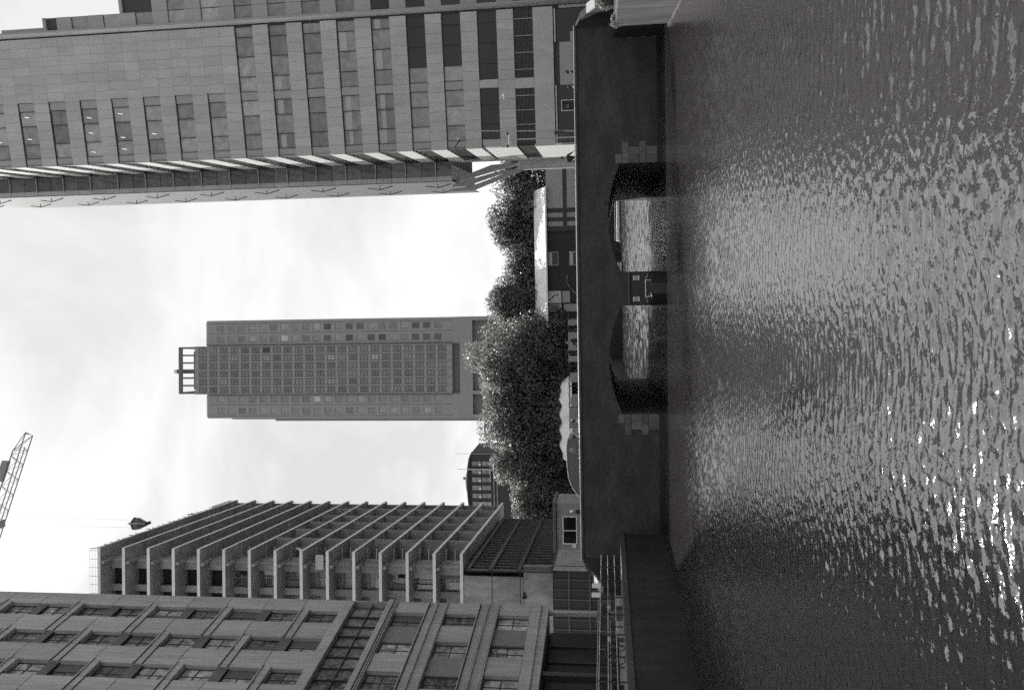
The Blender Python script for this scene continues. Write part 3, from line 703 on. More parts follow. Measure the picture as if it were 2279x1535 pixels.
# ------------------------------------------------------------------ centre tower
M_CT = mat('centre_tower_stone', .27, .8, .05, .4, grain=.06, rnd=.02)
M_CT_D = mat('centre_tower_rib', .35, .8, .05, .4)
def centre_tower():
    F = frame(-48.7, 306.3, 4.6, -.72) @ Matrix.Scale(1.24, 4)        # a large tower with 4.5 m storeys
    t = thing('high_rise', 'slab-sided stone high-rise with a taller gridded middle rising behind the trees', 'high-rise', (-28.5, 312, 2.42))
    XW = [0, 8.1, 23.75, 32.3]; Z1, Z2 = 135.2, 138.6
    part('wing', MB().box(.0, 8.1, .9, 22, 45.5, Z1).mesh('wing', M_CT, .5), t, F); part('wing', MB().box(23.75, 32.3, .9, 22, 45.5, Z1).mesh('wing', M_CT, .5), t, F)
    part('side_block', MB().box(-1.0, .0, 3, 20, 3, 112).mesh('side_block', M_CT), t, F); part('side_block', MB().box(-.6, .0, 5, 20, 112, 128).mesh('side_block', M_CT), t, F)
    part('middle', MB().box(8.15, 23.7, .2, 22, 52, Z2).mesh('middle', M_CT), t, F)
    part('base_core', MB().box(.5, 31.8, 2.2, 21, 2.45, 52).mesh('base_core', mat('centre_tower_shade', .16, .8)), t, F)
    part('base_beam', MB().box(0, 32.3, .7, 3, 45.5, 49.6).mesh('base_beam', M_CT), t, F)
    for a, w in ((0, 1.2), (7.6, 1.1), (15.4, 1.1), (23.1, 1.1), (31.1, 1.2)): part('pier', boxm(w, 1.6, 43, M_CT), t, F @ T(a, .75, 2.45))
    pitch = 3.66; cw = (23.7-8.15)/6
    wm = window_mesh(1.75, 2.5, .16, .5, .5).mesh('window', mat('frame_grey', .09, .6)); pm = [boxm(1.5, .03, 2.2, glass('ct_glass_%d' % i, v, .2, 1.4)) for i, v in enumerate((.17, .19, .20, .22, .34, .05))]
    def pick():
        r = random.random(); return pm[5] if r < .015 else pm[4] if r < .06 else pm[random.randrange(4)]
    for i in range(23):
        z = 54.0+pitch*i
        if z+3 > Z2: break
        for j in range(6):
            a = 8.15+cw*(j+.5)-.875
            w = part('window', wm, t, F @ T(a, .10, z)); part('pane', pick(), w, F @ T(a+.12, .145, z+.15))
        part('floor_band', boxm(15.5, .12, .22, M_CT_D), t, F @ T(8.18, .08, z+2.78))
    for j in range(7): part('rib', boxm(.28, .3, Z2-52.2, M_CT), t, F @ T(8.15+cw*j-.14, -.1, 52.1))
    ws = window_mesh(1.9, 2.3, .12, .5, 1.05).mesh('window', mat('frame_grey', .16))
    wsm = MB().box(0, 1.9, 0, .05, 2.2, 2.32).box(0, .08, 0, .05, 0, 2.2).mesh('window', mat('frame_grey', .16))
    ps = [boxm(1.75, .03, 2.15, glass('ct_glass_w%d' % i, v, .15, 1.4)) for i, v in enumerate((.23, .25, .26, .27, .42, .09))]
    for i in range(21):
        z = 55.5+pitch*i
        for a in (1.6, 5.3, 25.2, 28.9):
            r = random.random()
            low = a > 20 and i < 11
            p = ps[5] if (low and r < .45) else ps[4] if r < .09 else ps[random.randrange(4)]  # dark panes paint broken reflections into the lower right wing
            w = part('window', wsm, t, F @ T(a, .84, z)); part('pane', p, w, F @ T(a+.09, .86, z+.03))
    for i in range(22):
        for a in (.85, 24.0): part('floor_band', boxm(7.2, .05, .16, M_CT_D), t, F @ T(a, .85, 54.6+pitch*i))
    for a in (4.4, 28.0, .8, 31.2): part('joint', boxm(.1, .06, 82, mat('frame_grey', .09)), t, F @ T(a, .85, 52))
    # open crown frame on the roof
    def cb(x0, x1, y0, y1, za, zb): part('crown_beam', MB().box(x0, x1, y0, y1, za, zb).mesh('crown_beam', mat('crown_dark', .13, .7)), t, F)
    cb(8.15, 23.7, .2, 1.0, 143.2, 144.3); cb(8.15, 23.7, 20.8, 21.6, 143.2, 144.3); cb(8.15, 8.75, 1.0, 20.8, 143.2, 144.3); cb(23.1, 23.7, 1.0, 20.8, 143.2, 144.3)
    for j in range(7):
        a = 8.15+(15.55-.55)*j/6; cb(a, a+.55, .2, .9, Z2, 143.2); cb(a, a+.55, 20.9, 21.5, Z2, 143.2)
    cb(9.5, 22.3, 5.2, 5.9, 140.8, 141.7)
    part('mast', MB().box(14.9, 16.3, 2, 3.4, Z2, 146).mesh('mast', mat('crown_dark', .13)), t, F); part('mast_top', MB().box(15, 16.2, 2.1, 3.3, 146, 147).mesh('mast_top', M_CONC_L), t, F)
centre_tower()

# ------------------------------------------------------------------ building with the low curved roof
def dome_building():
    M_DB = mat('dome_brick', .055, .8, .15, 1); Y = 190.0
    t = thing('curved_roof_building', 'dark building with a low curved roof and lantern behind the left trees', 'building', (-46, Y, 2.42))
    top = [(-38.6, 36.2), (-40.2, 36.9), (-42.5, 37.3), (-45.9, 37.45), (-49.5, 37.4), (-52.5, 37.1), (-56, 36.4), (-58, 35.6)]
    poly = [(x+46, z) for x, z in top] + [(-12, 2.45), (7.4, 2.45)]
    part('body', MB().prism(poly, 'y', 0, 12).mesh('body', M_DB), t, T(-46, Y, 0))
    rf = [(x+46, z) for x, z in top]
    part('cornice', MB().prism([(x*1.02, z+.02) for x, z in rf]+[(x*1.02, z-.45) for x, z in rf[::-1]], 'y', -.5, -.01).mesh('cornice', M_DARK), t, T(-46, Y, 0))
    part('roof', MB().prism([(3.8, 37.2), (1.5, 37.85), (.2, 38.0), (-1.5, 37.9), (-4.6, 37.2)], 'y', .5, 8).mesh('roof', mat('zinc_roof', .5, .5)), t, T(-46, Y, 0))
    part('lantern', MB().lathe([(.0, 0), (.55, 0), (.5, .25), (.25, .4), (.25, .75), (.42, .85), (.4, 1.0), (0, 1.05)], n=10).mesh('lantern', M_DARK), t, T(-45.75, Y+3, 37.9))
    pane = glass('dome_glass', .22, .08, 1.7)
    fm = MB().box(0, 1.3, -.06, 0, 0, .08).box(0, 1.3, -.06, 0, 2.3, 2.38).box(0, .07, -.06, 0, .08, 2.3).box(1.23, 1.3, -.06, 0, .08, 2.3).box(.07, 1.23, -.05, -.01, 1.15, 1.22).mesh('window', M_FRAME)
    pmn = boxm(1.2, .02, 2.25, pane)
    bl = boxm(.55, .01, .5, M_WHITE)
    for c in range(7):
        for r in range(2):
            x = -42.0-2.0*c+.0; z = 33.9-2.45*r
            w = part('window', fm, t, T(x, Y-.06, z)); part('pane', pmn, w, T(x+.05, Y-.04, z+.06))
            if r == 0: part('blind', bl, w, T(x+.08, Y-.055, z+.12))
    part('flagpole', MB().tube((3.4, -.9, 31.5), (3.4, -.9, 39.6), .09, 6).tube((3.4, -.9, 31.6), (.3, -.9, 31.6), .06).mesh('flagpole', M_WHITE), t, T(-46, Y, 0))
    for k in range(2): part('moulding', boxm(18, .2, .25, M_CONC), t, T(-57, Y-.2, 30.7-k*.8))
    t2 = thing('flagpole', 'thin bare flagpole standing above the trees', 'flagpole', (-37.5, 183, 2.42))
    part('pole', MB().tube((0, 0, 0), (0, 0, 36.5), .10, 6, .05).mesh('pole', M_GALV), t2); part('finial', MB().lathe([(0, 0), (.12, .06), (0, .14)], n=6).mesh('finial', M_GALV), t2, T(-37.5, 183, 38.92))
dome_building()

# ------------------------------------------------------------------ pavilion on the far quay
def pavilion():
    Y = 168.0
    t = thing('pavilion', 'flat pavilion with a bright white roof slab and dark panelled walls on the far quay', 'pavilion', (8, Y, 2.42))
    O = T(0, Y, 0)
    M_PD = mat('pavilion_dark', .03, .7, .12, 1); M_PL = mat('pavilion_panel', .30, .8, .05, 1, rnd=.04); M_PR = mat('pavilion_rib', .045, .6)
    part('body', MB().box(-7, 27, .3, 9, 2.43, 15.2).mesh('body', M_PD), t, O)
    rm = mat('white_roof', .80, .6, .18, .35, (1, 1, 1), .05, rnd=0)
    part('roof', MB().prism([(-.6, 15.35), (-.6, 15.5), (5.6, 18.4), (9.5, 18.4), (9.5, 15.35)], 'x', -7.4, 21.9).mesh('roof', rm), t, O)
    part('fascia', MB().box(-7.5, 22, -.75, -.602, 15.2, 15.52).mesh('fascia', M_WHITE), t, O)
    part('wall_panel', boxm(9.6, .2, 3.5, M_PL), t, O @ T(17.5, .05, 11.8)); part('wall_panel', boxm(9.6, .2, 8.5, M_PL), t, O @ T(17.5, .05, 2.5))
    for a in (15.6, 13.75):
        part('wall_panel', boxm(1.0, .2, 3.3, M_PL), t, O @ T(a-.0, .05, 11.8)); part('wall_panel', boxm(1.0, .2, 8.5, M_PL), t, O @ T(a, .05, 2.5))
    for a, w in ((16.6, .9), (14.75, .85), (12.7, 1.0)): part('wall_rib', boxm(w, .3, 12.6, M_PR), t, O @ T(a, -.02, 2.5))
    part('wall_rib', boxm(14, .25, .8, M_PR), t, O @ T(13, -.01, 11.0))
    for z in (12.9, 8.5):
        f = MB().box(0, 2.9, -.08, 0, 0, .12).box(0, 2.9, -.08, 0, 2.0, 2.12).box(0, .12, -.08, 0, .12, 2).box(2.78, 2.9, -.08, 0, .12, 2).box(.12, 2.78, -.06, -.01, 1.35, 1.43)
        w = part('window', f.mesh('window', mat('pale_frame', .35, .6)), t, O @ T(5.55, .28, z)); part('pane', boxm(2.7, .02, 1.9, G_DARK), w, O @ T(5.65, .24, z+.1))
        part('blind', boxm(2.66, .01, .55, mat('blind', .42)), w, O @ T(5.67, .225, z+1.43))
    part('wall_panel', boxm(2.5, .25, 2.95, mat('pale_board', .45, .7, .05, 1)), t, O @ T(-2.25, .03, 12.45))
    sq = MB().path([(.3, -.02, 2.6), (.6, -.02, 2.2), (1.2, -.02, 1.6), (1.45, -.02, 1.1), (1.4, -.02, .5)], .09, 5).path([(.3, -.02, 2.6), (.55, -.02, 2.75)], .09, 5)
    part('squiggle', sq.mesh('squiggle', M_BLACK), t, O @ T(-2.0, 0, 12.45))
    part('gutter_pipe', MB().path([(3.6, .1, 11.2), (1.8, .1, 11.2), (.2, .1, 10.0), (-.4, .1, 9.3)], .07, 5).mesh('pipe', M_GALV), t, O)
    for a, w in ((-4.1, 1.6), (-7.0, 1.5)):
        part('wall_panel', boxm(w, .2, 2.5, M_PL), t, O @ T(a, .05, 12.4)); part('wall_panel', boxm(w, .2, 8.5, M_PL), t, O @ T(a, .05, 3.4))
    w = part('window', MB().box(0, 1.5, -.08, 0, 0, .12).box(0, 1.5, -.08, 0, 1.9, 2.02).box(0, .1, -.08, 0, .12, 1.9).box(1.4, 1.5, -.08, 0, .12, 1.9).mesh('window', mat('pale_frame', .35)), t, O @ T(-4.05, .04, 12.9)); part('pane', boxm(1.3, .02, 1.8, G_DARK), w, O @ T(-3.95, .02, 13.0))
    part('wall_panel', boxm(2.4, .2, 1.6, M_PL), t, O @ T(-2.2, .05, 10.6))
pavilion()

# ------------------------------------------------------------------ marquee, hoarding, kiosk
def marquee():
    Y = 163.0
    t = thing('marquee', 'long white marquee with a wavy canvas roof under the trees', 'marquee', (-26, Y, 2.42))
    g = MB(); xs = np.linspace(-35, -17.6, 36)
    prev = None
    M_CAN = mat('canvas', .75, .8, .08, .6, grain=.05)
    V = []; F = []
    for i, x in enumerate(xs):
        f = (x+35)/17.4
        ridge = 13.0+.25*math.sin(x*1.9)+(-1.6*max(0, (f-.86)/.14)) - .5*max(0, .08-f)/.08
        V += [(x, 0, 11.0+.12*math.sin(x*2.9)), (x, 1.6, ridge-.5), (x, 4, ridge), (x, 8, 11.2), (x, 0, 10.3)]
    n = 5
    for i in range(len(xs)-1):
        a, b = i*n, (i+1)*n
        F += [(a+k, b+k, b+k+1, a+k+1) for k in range(3)] + [(a+4, b+4, b, a)]
    me = bpy.data.meshes.new('roof'); me.from_pydata(V, [], F); me.materials.append(M_CAN); me.update()
    part('roof', me, t, T(0, Y, 0))
    for x in (-34.5, -30, -25.5, -22, -18.2): part('pole', MB().tube((0, 0, 0), (0, 0, 8.0), .09).mesh('pole', M_WHITE), t, T(x, Y+.1, 2.43))
    part('side_panel', boxm(9.0, .1, 3.2, mat('marquee_wall', .28, .7)), t, T(-30, Y+.3, 7.2))
    part('band', boxm(.7, .1, 2.3, M_WHITE), t, T(-26.4, Y-.08, 10.2))
    part('back_panel', boxm(17, .1, 8, M_BLACK), t, T(-35, Y+7.5, 2.45))
marquee()

def hoarding():
    t = thing('hoarding', 'row of grey site hoarding panels along the far side of the bridge', 'hoarding', (-5, 61.2, 3.53))
    m = mat('hoarding_grey', .27, .7, .06, 1.5, rnd=.12)
    for x, w, z1 in ((-2.55, .42, 5.95), (-4.5, 1.4, 5.95), (-5.35, .62, 5.95), (-6.95, .75, 5.85), (-8.7, .55, 5.85), (-9.8, .9, 5.95), (-10.45, .5, 5.95), (-4.9, .14, 5.9)):
        part('panel', boxm(w, .06, z1-3.54, m), t, T(x, 61.2, 3.54))
    part('top_rail', boxm(9, .05, .07, M_DARK), t, T(-10.6, 61.3, 5.9))
    for k in range(6): part('post', boxm(.06, .06, 2.45, M_DARK), t, T(-10.5+k*1.6, 61.3, 3.53))
hoarding()

def kiosk():
    t = thing('site_cabin', 'pale site cabin with a wide dark window behind the left end of the bridge', 'cabin', (-19.7, 66, 2.42))
    M_C = mat('cabin_wall', .26, .7, .08, 1.5)
    part('body', MB().box(-2.0, 2.0, .05, 3.2, .02, 5.0).mesh('body', M_C, .03), t)
    part('roof', MB().box(-2.15, 2.1, -.25, 3.4, 5.02, 5.28).mesh('roof', mat('cabin_roof', .12, .7), .02), t)
    f = MB().box(0, 2.4, -.06, 0, 0, .09).box(0, 2.4, -.06, 0, 1.15, 1.24).box(0, .09, -.06, 0, .09, 1.15).box(2.31, 2.4, -.06, 0, .09, 1.15).box(1.13, 1.2, -.06, 0, .09, 1.15)
    w = part('window', f.mesh('window', M_CONC_L), t, T(-21.2, 66.04, 5.68)); part('pane', boxm(2.3, .02, 1.1, G_DARK), w, T(-21.15, 66.01, 5.73))
    part('vent', MB().box(0, 2.2, -.04, 0, 0, .05).box(0, 2.2, -.04, 0, .1, .15).box(0, 2.2, -.04, 0, .2, .25).mesh('vent', M_GALV), t, T(-21.1, 66.04, 7.08))
    part('step', boxm(1, .6, .3, M_DARK), t, T(-19, 65.3, 2.44))
    part('notice', boxm(.3, .02, .3, M_WHITE), t, T(-21.5, 65.99, 5.8))
kiosk()

# ------------------------------------------------------------------ trees
def leaf_mat():
    m = bpy.data.materials.new('foliage'); m.use_nodes = True; nt = m.node_tree; N = nt.nodes; L = nt.links
    b = N['Principled BSDF']; b.inputs['Roughness'].default_value = .42; b.inputs['Specular IOR Level'].default_value = .5
    g = N.new('ShaderNodeNewGeometry')
    r = N.new('ShaderNodeMapRange'); r.inputs[3].default_value = .045; r.inputs[4].default_value = .14
    L.new(g.outputs['Random Per Island'], r.inputs[0]); L.new(r.outputs[0], b.inputs['Base Color'])
    tr = N.new('ShaderNodeBsdfTranslucent'); tr.inputs[0].default_value = (.34, .34, .325, 1)
    mx = N.new('ShaderNodeMixShader'); mx.inputs[0].default_value = .42
    L.new(b.outputs[0], mx.inputs[1]); L.new(tr.outputs[0], mx.inputs[2]); L.new(mx.outputs[0], N['Material Output'].inputs[0])
    return m
M_LEAF = leaf_mat(); M_BARK = mat('bark', .05, .9, .3, 3, (1, 1, .3), .2)
def leaves(centers, radii, count, size, seed):
    g = np.random.default_rng(seed)
    w = radii**2; w = w/w.sum(); ci = g.choice(len(centers), count, p=w)
    d = g.normal(size=(count, 3)); d /= np.linalg.norm(d, axis=1)[:, None]
    rr = radii[ci]*np.clip(g.normal(.90, .10, count), .25, 1.12)*np.where(g.random(count) < .25, g.uniform(.3, .9, count), 1)
    P = centers[ci]+d*rr[:, None]*np.array([1, 1, .85])
    nrm = d*.6+g.normal(size=(count, 3))*.7+np.array([0, 0, .35]); nrm /= np.linalg.norm(nrm, axis=1)[:, None]
    u = np.cross(nrm, g.normal(size=(count, 3))); u /= np.linalg.norm(u, axis=1)[:, None]; v = np.cross(nrm, u)
    s = size*g.uniform(.5, 1.25, count)[:, None]
    a = P-u*s; b = P+v*s*.55+nrm*s*.15; c = P+u*s; e = P-v*s*.55+nrm*s*.15
    V = np.stack([a, b, c, e], 1).reshape(-1, 3); F = np.arange(count*4).reshape(-1, 4)
    return V, F
def tree(label, x, y, ztop, width, zcrown, seed, n=40, count=6500, size=.36, group='trees on the far bank'):
    width *= 1.42; zcrown = max(4.5, zcrown-4)
    g = np.random.default_rng(seed); base = 2.42
    t = thing('broadleaf_tree', label, 'tree', (x, y, base), group)
    H = ztop-zcrown; c = []; r = []
    for i in range(n):
        for _ in range(50):
            p = g.uniform(-1, 1, 3)
            if .35 < np.linalg.norm(p) < 1: break
        taper = 1-.35*max(0, p[2])
        rad = width*g.uniform(.13, .25)
        c.append([p[0]*(width/2-rad*.7)*taper, p[1]*(width/2-rad*.7)*taper*.5, zcrown-base+H*.5+p[2]*(H/2-rad*.75)]); r.append(rad)
    c = np.array(c); r = np.array(r)
    V, F = leaves(c, r, count, size, seed+100)
    part('crown', np_mesh('crown', V, F, M_LEAF), t)
    tr = MB(); zt = zcrown-base+H*.35
    pts = [(0, 0, 0), (.1, 0, zt*.4), (-.1, .1, zt*.75), (0, 0, zt)]; rs = [.42, .34, .26, .18]
    for (p, a), (q, b) in zip(zip(pts, rs), list(zip(pts, rs))[1:]): tr.tube(p, q, a, 8, b)
    for k in range(6): 
        j = g.integers(len(c)); s = pts[1+k % 2]; tr.tube(s, tuple(c[j]), .15, 5, .05)
    part('trunk', tr.mesh('trunk', M_BARK), t)
    return t
def trees():
    L = ['dense round tree half hidden behind the right tower and the white roof', 'tall tree rising over the middle of the white pavilion roof', 'smaller tree in the dip above the pavilion roof', 'tree at the left end of the white pavilion roof',
         'tallest round tree in front of the high-rise base', 'broad tree before the left edge of the high-rise', 'tree over the wavy white marquee', 'tree standing below the curved-roof building',
         'low tree beside the concrete frame building', 'shorter tree filling in low behind the hoarding', 'low dark tree behind the marquee']
    D = [(24, 178, 28.6, 13, 11, 1), (15.5, 180, 30.2, 14, 12, 2), (5.5, 181, 27.6, 11.5, 12, 3), (-2.0, 178, 30.6, 12.5, 10, 4), (-13.5, 172, 35.2, 15, 8, 5), (-22.5, 176, 33.4, 13, 8, 6), (-30.5, 174, 34.4, 14, 9, 7), (-38.5, 172, 31.0, 11, 7, 8),
         (-45.5, 168, 25.4, 10, 5, 9), (-9.5, 170, 20.5, 11, 6, 10), (-26, 172, 18, 16, 5, 12)]
    for l, (x, y, zt, w, zc, s) in zip(L, D): tree(l, x, y, zt, w, zc, s, count=int(15000+w*650))
trees()
def shrub(name, label, cat, x, y, z, r, h, n, pot=None, group=None, seed=1):
    t = thing(name, label, cat, (x, y, z), group)
    g = np.random.default_rng(seed); c = g.uniform(-1, 1, (9, 3))*np.array([r*.6, r*.6, h*.3])+np.array([0, 0, h*.6+(pot or 0)]); rad = np.full(9, r*.45)
    V, F = leaves(c, rad, n, .06, seed); part('foliage', np_mesh('foliage', V, F, M_LEAF), t)
    if pot: part('pot', MB().lathe([(0, 0), (r*.55, 0), (r*.7, pot), (r*.6, pot), (r*.55, pot-.06), (0, pot-.06)], n=12).mesh('pot', mat('pot', .12, .7)), t)
    part('stem', MB().tube((0, 0, pot-.06 if pot else 0), (0, 0, h*.6+(pot or 0)), .03).mesh('stem', M_BARK), t)
    return t
shrub('potted_shrub', 'bushy potted shrub on the left quay near the end of the bridge', 'shrub', -15.6, 38.0, 2.43, .55, .8, 900, .45, None, 3)
shrub('bush', 'wiry bush growing on top of the pale quay corner', 'bush', 12.9, 36.6, 2.44, .5, .75, 700, None, None, 4)
shrub('bush', 'low plants hanging over the front edge of the pale quay corner', 'bush', 12.15, 37.2, 2.4, .35, .2, 500, None, None, 5)

# ------------------------------------------------------------------ crane and hanging skip
def crane():
    t = thing('tower_crane', 'lattice crane jib with a grey counterweight box crossing the top left of the sky', 'crane', (-69.7, 76, 2.42))
    tip = Vector((-18.89, 105.2, 86.2)); back = Vector((-69.7, 76.0, 86.2))
    M_CR = mat('crane_steel', .26, .6, .08, 2)
    d = (back-tip).normalized(); s = d.cross(Vector((0, 0, 1))).normalized(); Lj = (back-tip).length
    A = lambda u: tip+d*u+s*.75; Bc = lambda u: tip+d*u-s*.75; Cc = lambda u: tip+d*u+Vector((0, 0, 1.7))
    part('chord', MB().tube(A(0), A(Lj), .09, 6).mesh('chord', M_CR), t, Matrix.Identity(4)); part('chord', MB().tube(Bc(0), Bc(Lj), .09, 6).mesh('chord', M_CR), t, Matrix.Identity(4)); part('chord', MB().tube(Cc(2.5), Cc(Lj), .10, 6).mesh('chord', M_CR), t, Matrix.Identity(4))
    br = MB(); n = int(Lj/2.2)
    for i in range(n):
        u, w, e = i*2.2, i*2.2+1.1, (i+1)*2.2
        br.tube(A(u), Bc(u), .035, 4)
        if i: br.tube(A(u), Cc(max(w, 2.5)), .04, 4); br.tube(Bc(u), Cc(max(w, 2.5)), .04, 4)
        br.tube(Cc(max(w, 2.5)), A(e), .04, 4); br.tube(Cc(max(w, 2.5)), Bc(e), .04, 4); br.tube(A(u), Bc(e), .025, 4)
    part('bracing', br.mesh('bracing', M_CR), t, Matrix.Identity(4))
    part('tip_frame', MB().tube(A(0), Cc(2.5), .06, 4).tube(Bc(0), Cc(2.5), .06, 4).tube(tip, tip+Vector((0, 0, .7)), .1, 5).mesh('tip_frame', M_CR), t, Matrix.Identity(4))
    part('walkway', MB().tube(tip+d*2, tip+d*Lj, .07, 4).mesh('walkway', mat('walkway', .3)), t, Matrix.Identity(4))
    bx = MB().box(-1.5, 1.5, -.25, .25, -.5, .5).mesh('box', mat('crane_box', .28, .6))
    q = Matrix.Translation(tip+d*5.6+Vector((0, 0, 2.2))) @ Matrix.Rotation(math.atan2(d.y, d.x), 4, 'Z')
    part('sign_box', bx, t, q)
    part('mast', MB().box(-.9, .9, -.9, .9, 2.42, 88).mesh('mast', M_CR), t, T(back.x, back.y, 0))
    part('cab', MB().box(-1.2, 1.2, -1.2, 1.2, 83.5, 86).mesh('cab', M_CONC_L), t, T(back.x+2.4, back.y+.6, 0))
    # hoist and concrete skip
    u = 13.1; tr_ = tip+d*u
    part('trolley', MB().box(-.5, .5, -.6, .6, -.3, 0).mesh('trolley', M_CR), t, Matrix.Translation(tr_))
    sk = thing('concrete_skip', 'small striped concrete skip hanging on crane cables over the concrete frame', 'skip', Matrix.Translation((tr_.x+.35, tr_.y, 64.75)) @ Matrix.Scale(1.2, 4))
    prof = [(0, 0), (.25, .0), (.62, .75), (.66, 1.35), (.5, 1.6), (0, 1.6)]
    part('bucket', MB().lathe(prof, n=8).mesh('bucket', mat('skip_steel', .12, .6, .3, 5)), sk); part('rim', MB().lathe([(.60, 1.3), (.74, 1.3), (.74, 1.42), (.60, 1.42)], n=8).mesh('rim', M_DARK), sk); part('chute', MB().prism([(-.2, 0), (.2, 0), (.3, -.45), (.0, -.5)], 'y', -.15, .15).mesh('chute', M_DARK), sk)
    sb = MB()
    for k in range(5):
        a = 2*math.pi*k/5; sb.tube((.28*math.cos(a), .28*math.sin(a), .05), (.66*math.cos(a), .66*math.sin(a), .78), .05, 4).tube((.66*math.cos(a), .66*math.sin(a), .78), (.69*math.cos(a), .69*math.sin(a), 1.35), .05, 4)
    part('stripe', sb.mesh('stripe', M_CONC_L), sk)
    part('hook', MB().tube((0, 0, 1.6), (0, 0, 2.2), .06).tube((-.45, 0, 1.55), (0, 0, 2.1), .03).tube((.45, 0, 1.55), (0, 0, 2.1), .03).mesh('hook', M_DARK), sk)
    cb = MB()
    for s_ in (-.4, .4): cb.tube((s_, 0, 2.15), (s_*1.8, 0, (tr_.z-64.75-.6)/1.2), .009, 4)
    part('cable', cb.mesh('cable', mat('cable', .3, .6)), sk)
crane()

# ------------------------------------------------------------------ people
def person(label, x, y, z, head_deg, H=1.74, lean=0, arms=(0.25, .2), coat=.03, legs=.03, hair=.02, skin=.35, stride=.12, cap=None):
    """one continuous figure grown with a skin modifier; coat, trousers and skin are painted by height"""
    k = H/1.74; V = []; E = []; Rr = []
    def add(p, r, parent=None):
        V.append(tuple(c*k for c in p)); Rr.append(r*k)
        if parent is not None: E.append((parent, len(V)-1))
        return len(V)-1
    lx = lambda h: -math.sin(lean)*max(0, h-.92)                  # forward lean (forward is -y)
    pel = add((0, 0, .95), (.145)); sp = add((0, lx(1.15), 1.15), .135, pel); ch = add((0, lx(1.33), 1.33), .155, sp); nk = add((0, lx(1.48), 1.47), .062, ch)
    n2 = add((0, lx(1.53)-.01, 1.53), .056, nk); hd = add((0, lx(1.6)-.02, 1.61), .088, n2); h2 = add((0, lx(1.66)-.02, 1.69), .078, hd)
    for s in (-1, 1):
        hp = add((s*.10, 0, .90), .105, pel); kn = add((s*.11, -s*stride*.6-.02, .50), .066, hp); an = add((s*.11, s*stride*.9*-1+.03, .09), .045, kn); add((s*.12, -s*stride*.9-.13, .045), .038, an)
        sh = add((s*.17, lx(1.42), 1.41), .07, ch); f = arms[0 if s < 0 else 1]
        el = add((s*.25, lx(1.2)-f*.5, 1.15+f*.12), .047, sh); wr = add((s*.22, lx(1.2)-f*1.15-.03, .92+f*.55), .031, el); pm = add((s*.22, lx(1.2)-f*1.3-.04, .86+f*.55), .036, wr)
        for q in range(4): 
            a = add((s*.22+(q-1.5)*.021, lx(1.2)-f*1.42-.05, .80+f*.55), .0095, pm); add((s*.22+(q-1.5)*.021, lx(1.2)-f*1.47-.06, .765+f*.54+.005*abs(q-1)), .008, a)
        a = add((s*.185, lx(1.2)-f*1.34-.065, .845+f*.55), .011, pm); add((s*.178, lx(1.2)-f*1.40-.085, .815+f*.55), .009, a)
    me = bpy.data.meshes.new('body_rig'); me.from_pydata(V, E, []); me.update()
    o = bpy.data.objects.new('body_rig', me); COL.objects.link(o)
    md = o.modifiers.new('skin', 'SKIN'); sv = me.skin_vertices[0].data
    for i, r in enumerate(Rr): sv[i].radius = (r, r*.9 if i > 3 else r*.72)
    sv[0].use_root = True
    sd = o.modifiers.new('sub', 'SUBSURF'); sd.levels = 1; sd.render_levels = 1
    dg = bpy.context.evaluated_depsgraph_get(); bm_ = bpy.data.meshes.new_from_object(o.evaluated_get(dg))
    bpy.data.objects.remove(o)
    bm_.materials.clear()
    for nm, v in (('coat_%g' % coat, coat), ('trousers_%g' % legs, legs), ('skin_%g' % skin, skin)): bm_.materials.append(mat(nm, v, .8, .1, 6))
    for p in bm_.polygons:
        c = p.center; zz = c.z/k
        hand = abs(c.x)/k > .155 and zz < .905+.55*max(arms) and zz > .7 and c.y/k < lx(1.2)-.04
        p.material_index = 2 if zz > 1.47 or hand else 1 if zz < .93 and abs(c.x)/k < .2 else 0
        p.use_smooth = True
    t = thing('person', label, 'person', frame(x, y, head_deg, z), mesh=bm_)
    Mh = frame(x, y, head_deg, z) @ T(0, lx(1.63)*k, 1.635*k)
    hm = MB().lathe([(.0, .145), (.06, .135), (.095, .085), (.102, .02), (.09, -.05), (.07, -.06)], n=12)
    hm.v = [(a, b+.022 if c < .03 else b+.006, c) for a, b, c in hm.v]
    part('hair' if cap is None else 'hat', hm.mesh('hair', mat('hair_%g' % (cap or hair), cap or hair, .7), 0, True), t, Mh)
    fc = MB().prism([(-.10, .015), (-.122, -.025), (-.098, -.03)], 'x', -.013, .013).box(-.024, .024, -.094, -.088, -.066, -.058)
    for s in (-1, 1): fc.box(s*.034-.012, s*.034+.012, -.092, -.084, .012, .024).box(s*.09-.008, s*.09+.008, -.03, .0, -.02, .03)
    part('face', fc.mesh('face', mat('skin_%g' % skin, skin)), t, Mh)
    return t
DK = 3.53
person('person in dark clothes leaning over the bridge parapet beside the white stripes of the tower', 7.35, 45.0, DK, 10, 1.86, .35, (.35, .35))
person('person in dark clothes standing at the middle of the bridge near the hoarding', -2.9, 48.0, DK, -60, 1.95, .15, (.3, .1))
person('dark-haired person on the bridge, right one of two near the shop windows', 12.6, 47.0, DK, 80, 1.62, .1, (.1, .3), coat=.025)
person('shorter person on the bridge, left one of two near the shop windows', 11.85, 47.3, DK, 90, 1.52, .1, (.1, .2), coat=.2, legs=.03)
person('person with a white cap on the left end of the bridge by the site cabin', -13.1, 47.2, DK, -90, 1.78, .1, (.2, .2), cap=.75)
person('person in a white shirt on the bridge right of the rounded car', -7.7, 47.4, DK, -80, 1.58, .05, (.2, .3), coat=.6, legs=.1)
person('second person in a pale top, beside the bonnet of the rounded car', -8.6, 47.0, DK, 100, 1.55, .05, (.2, .3), coat=.55, legs=.03)

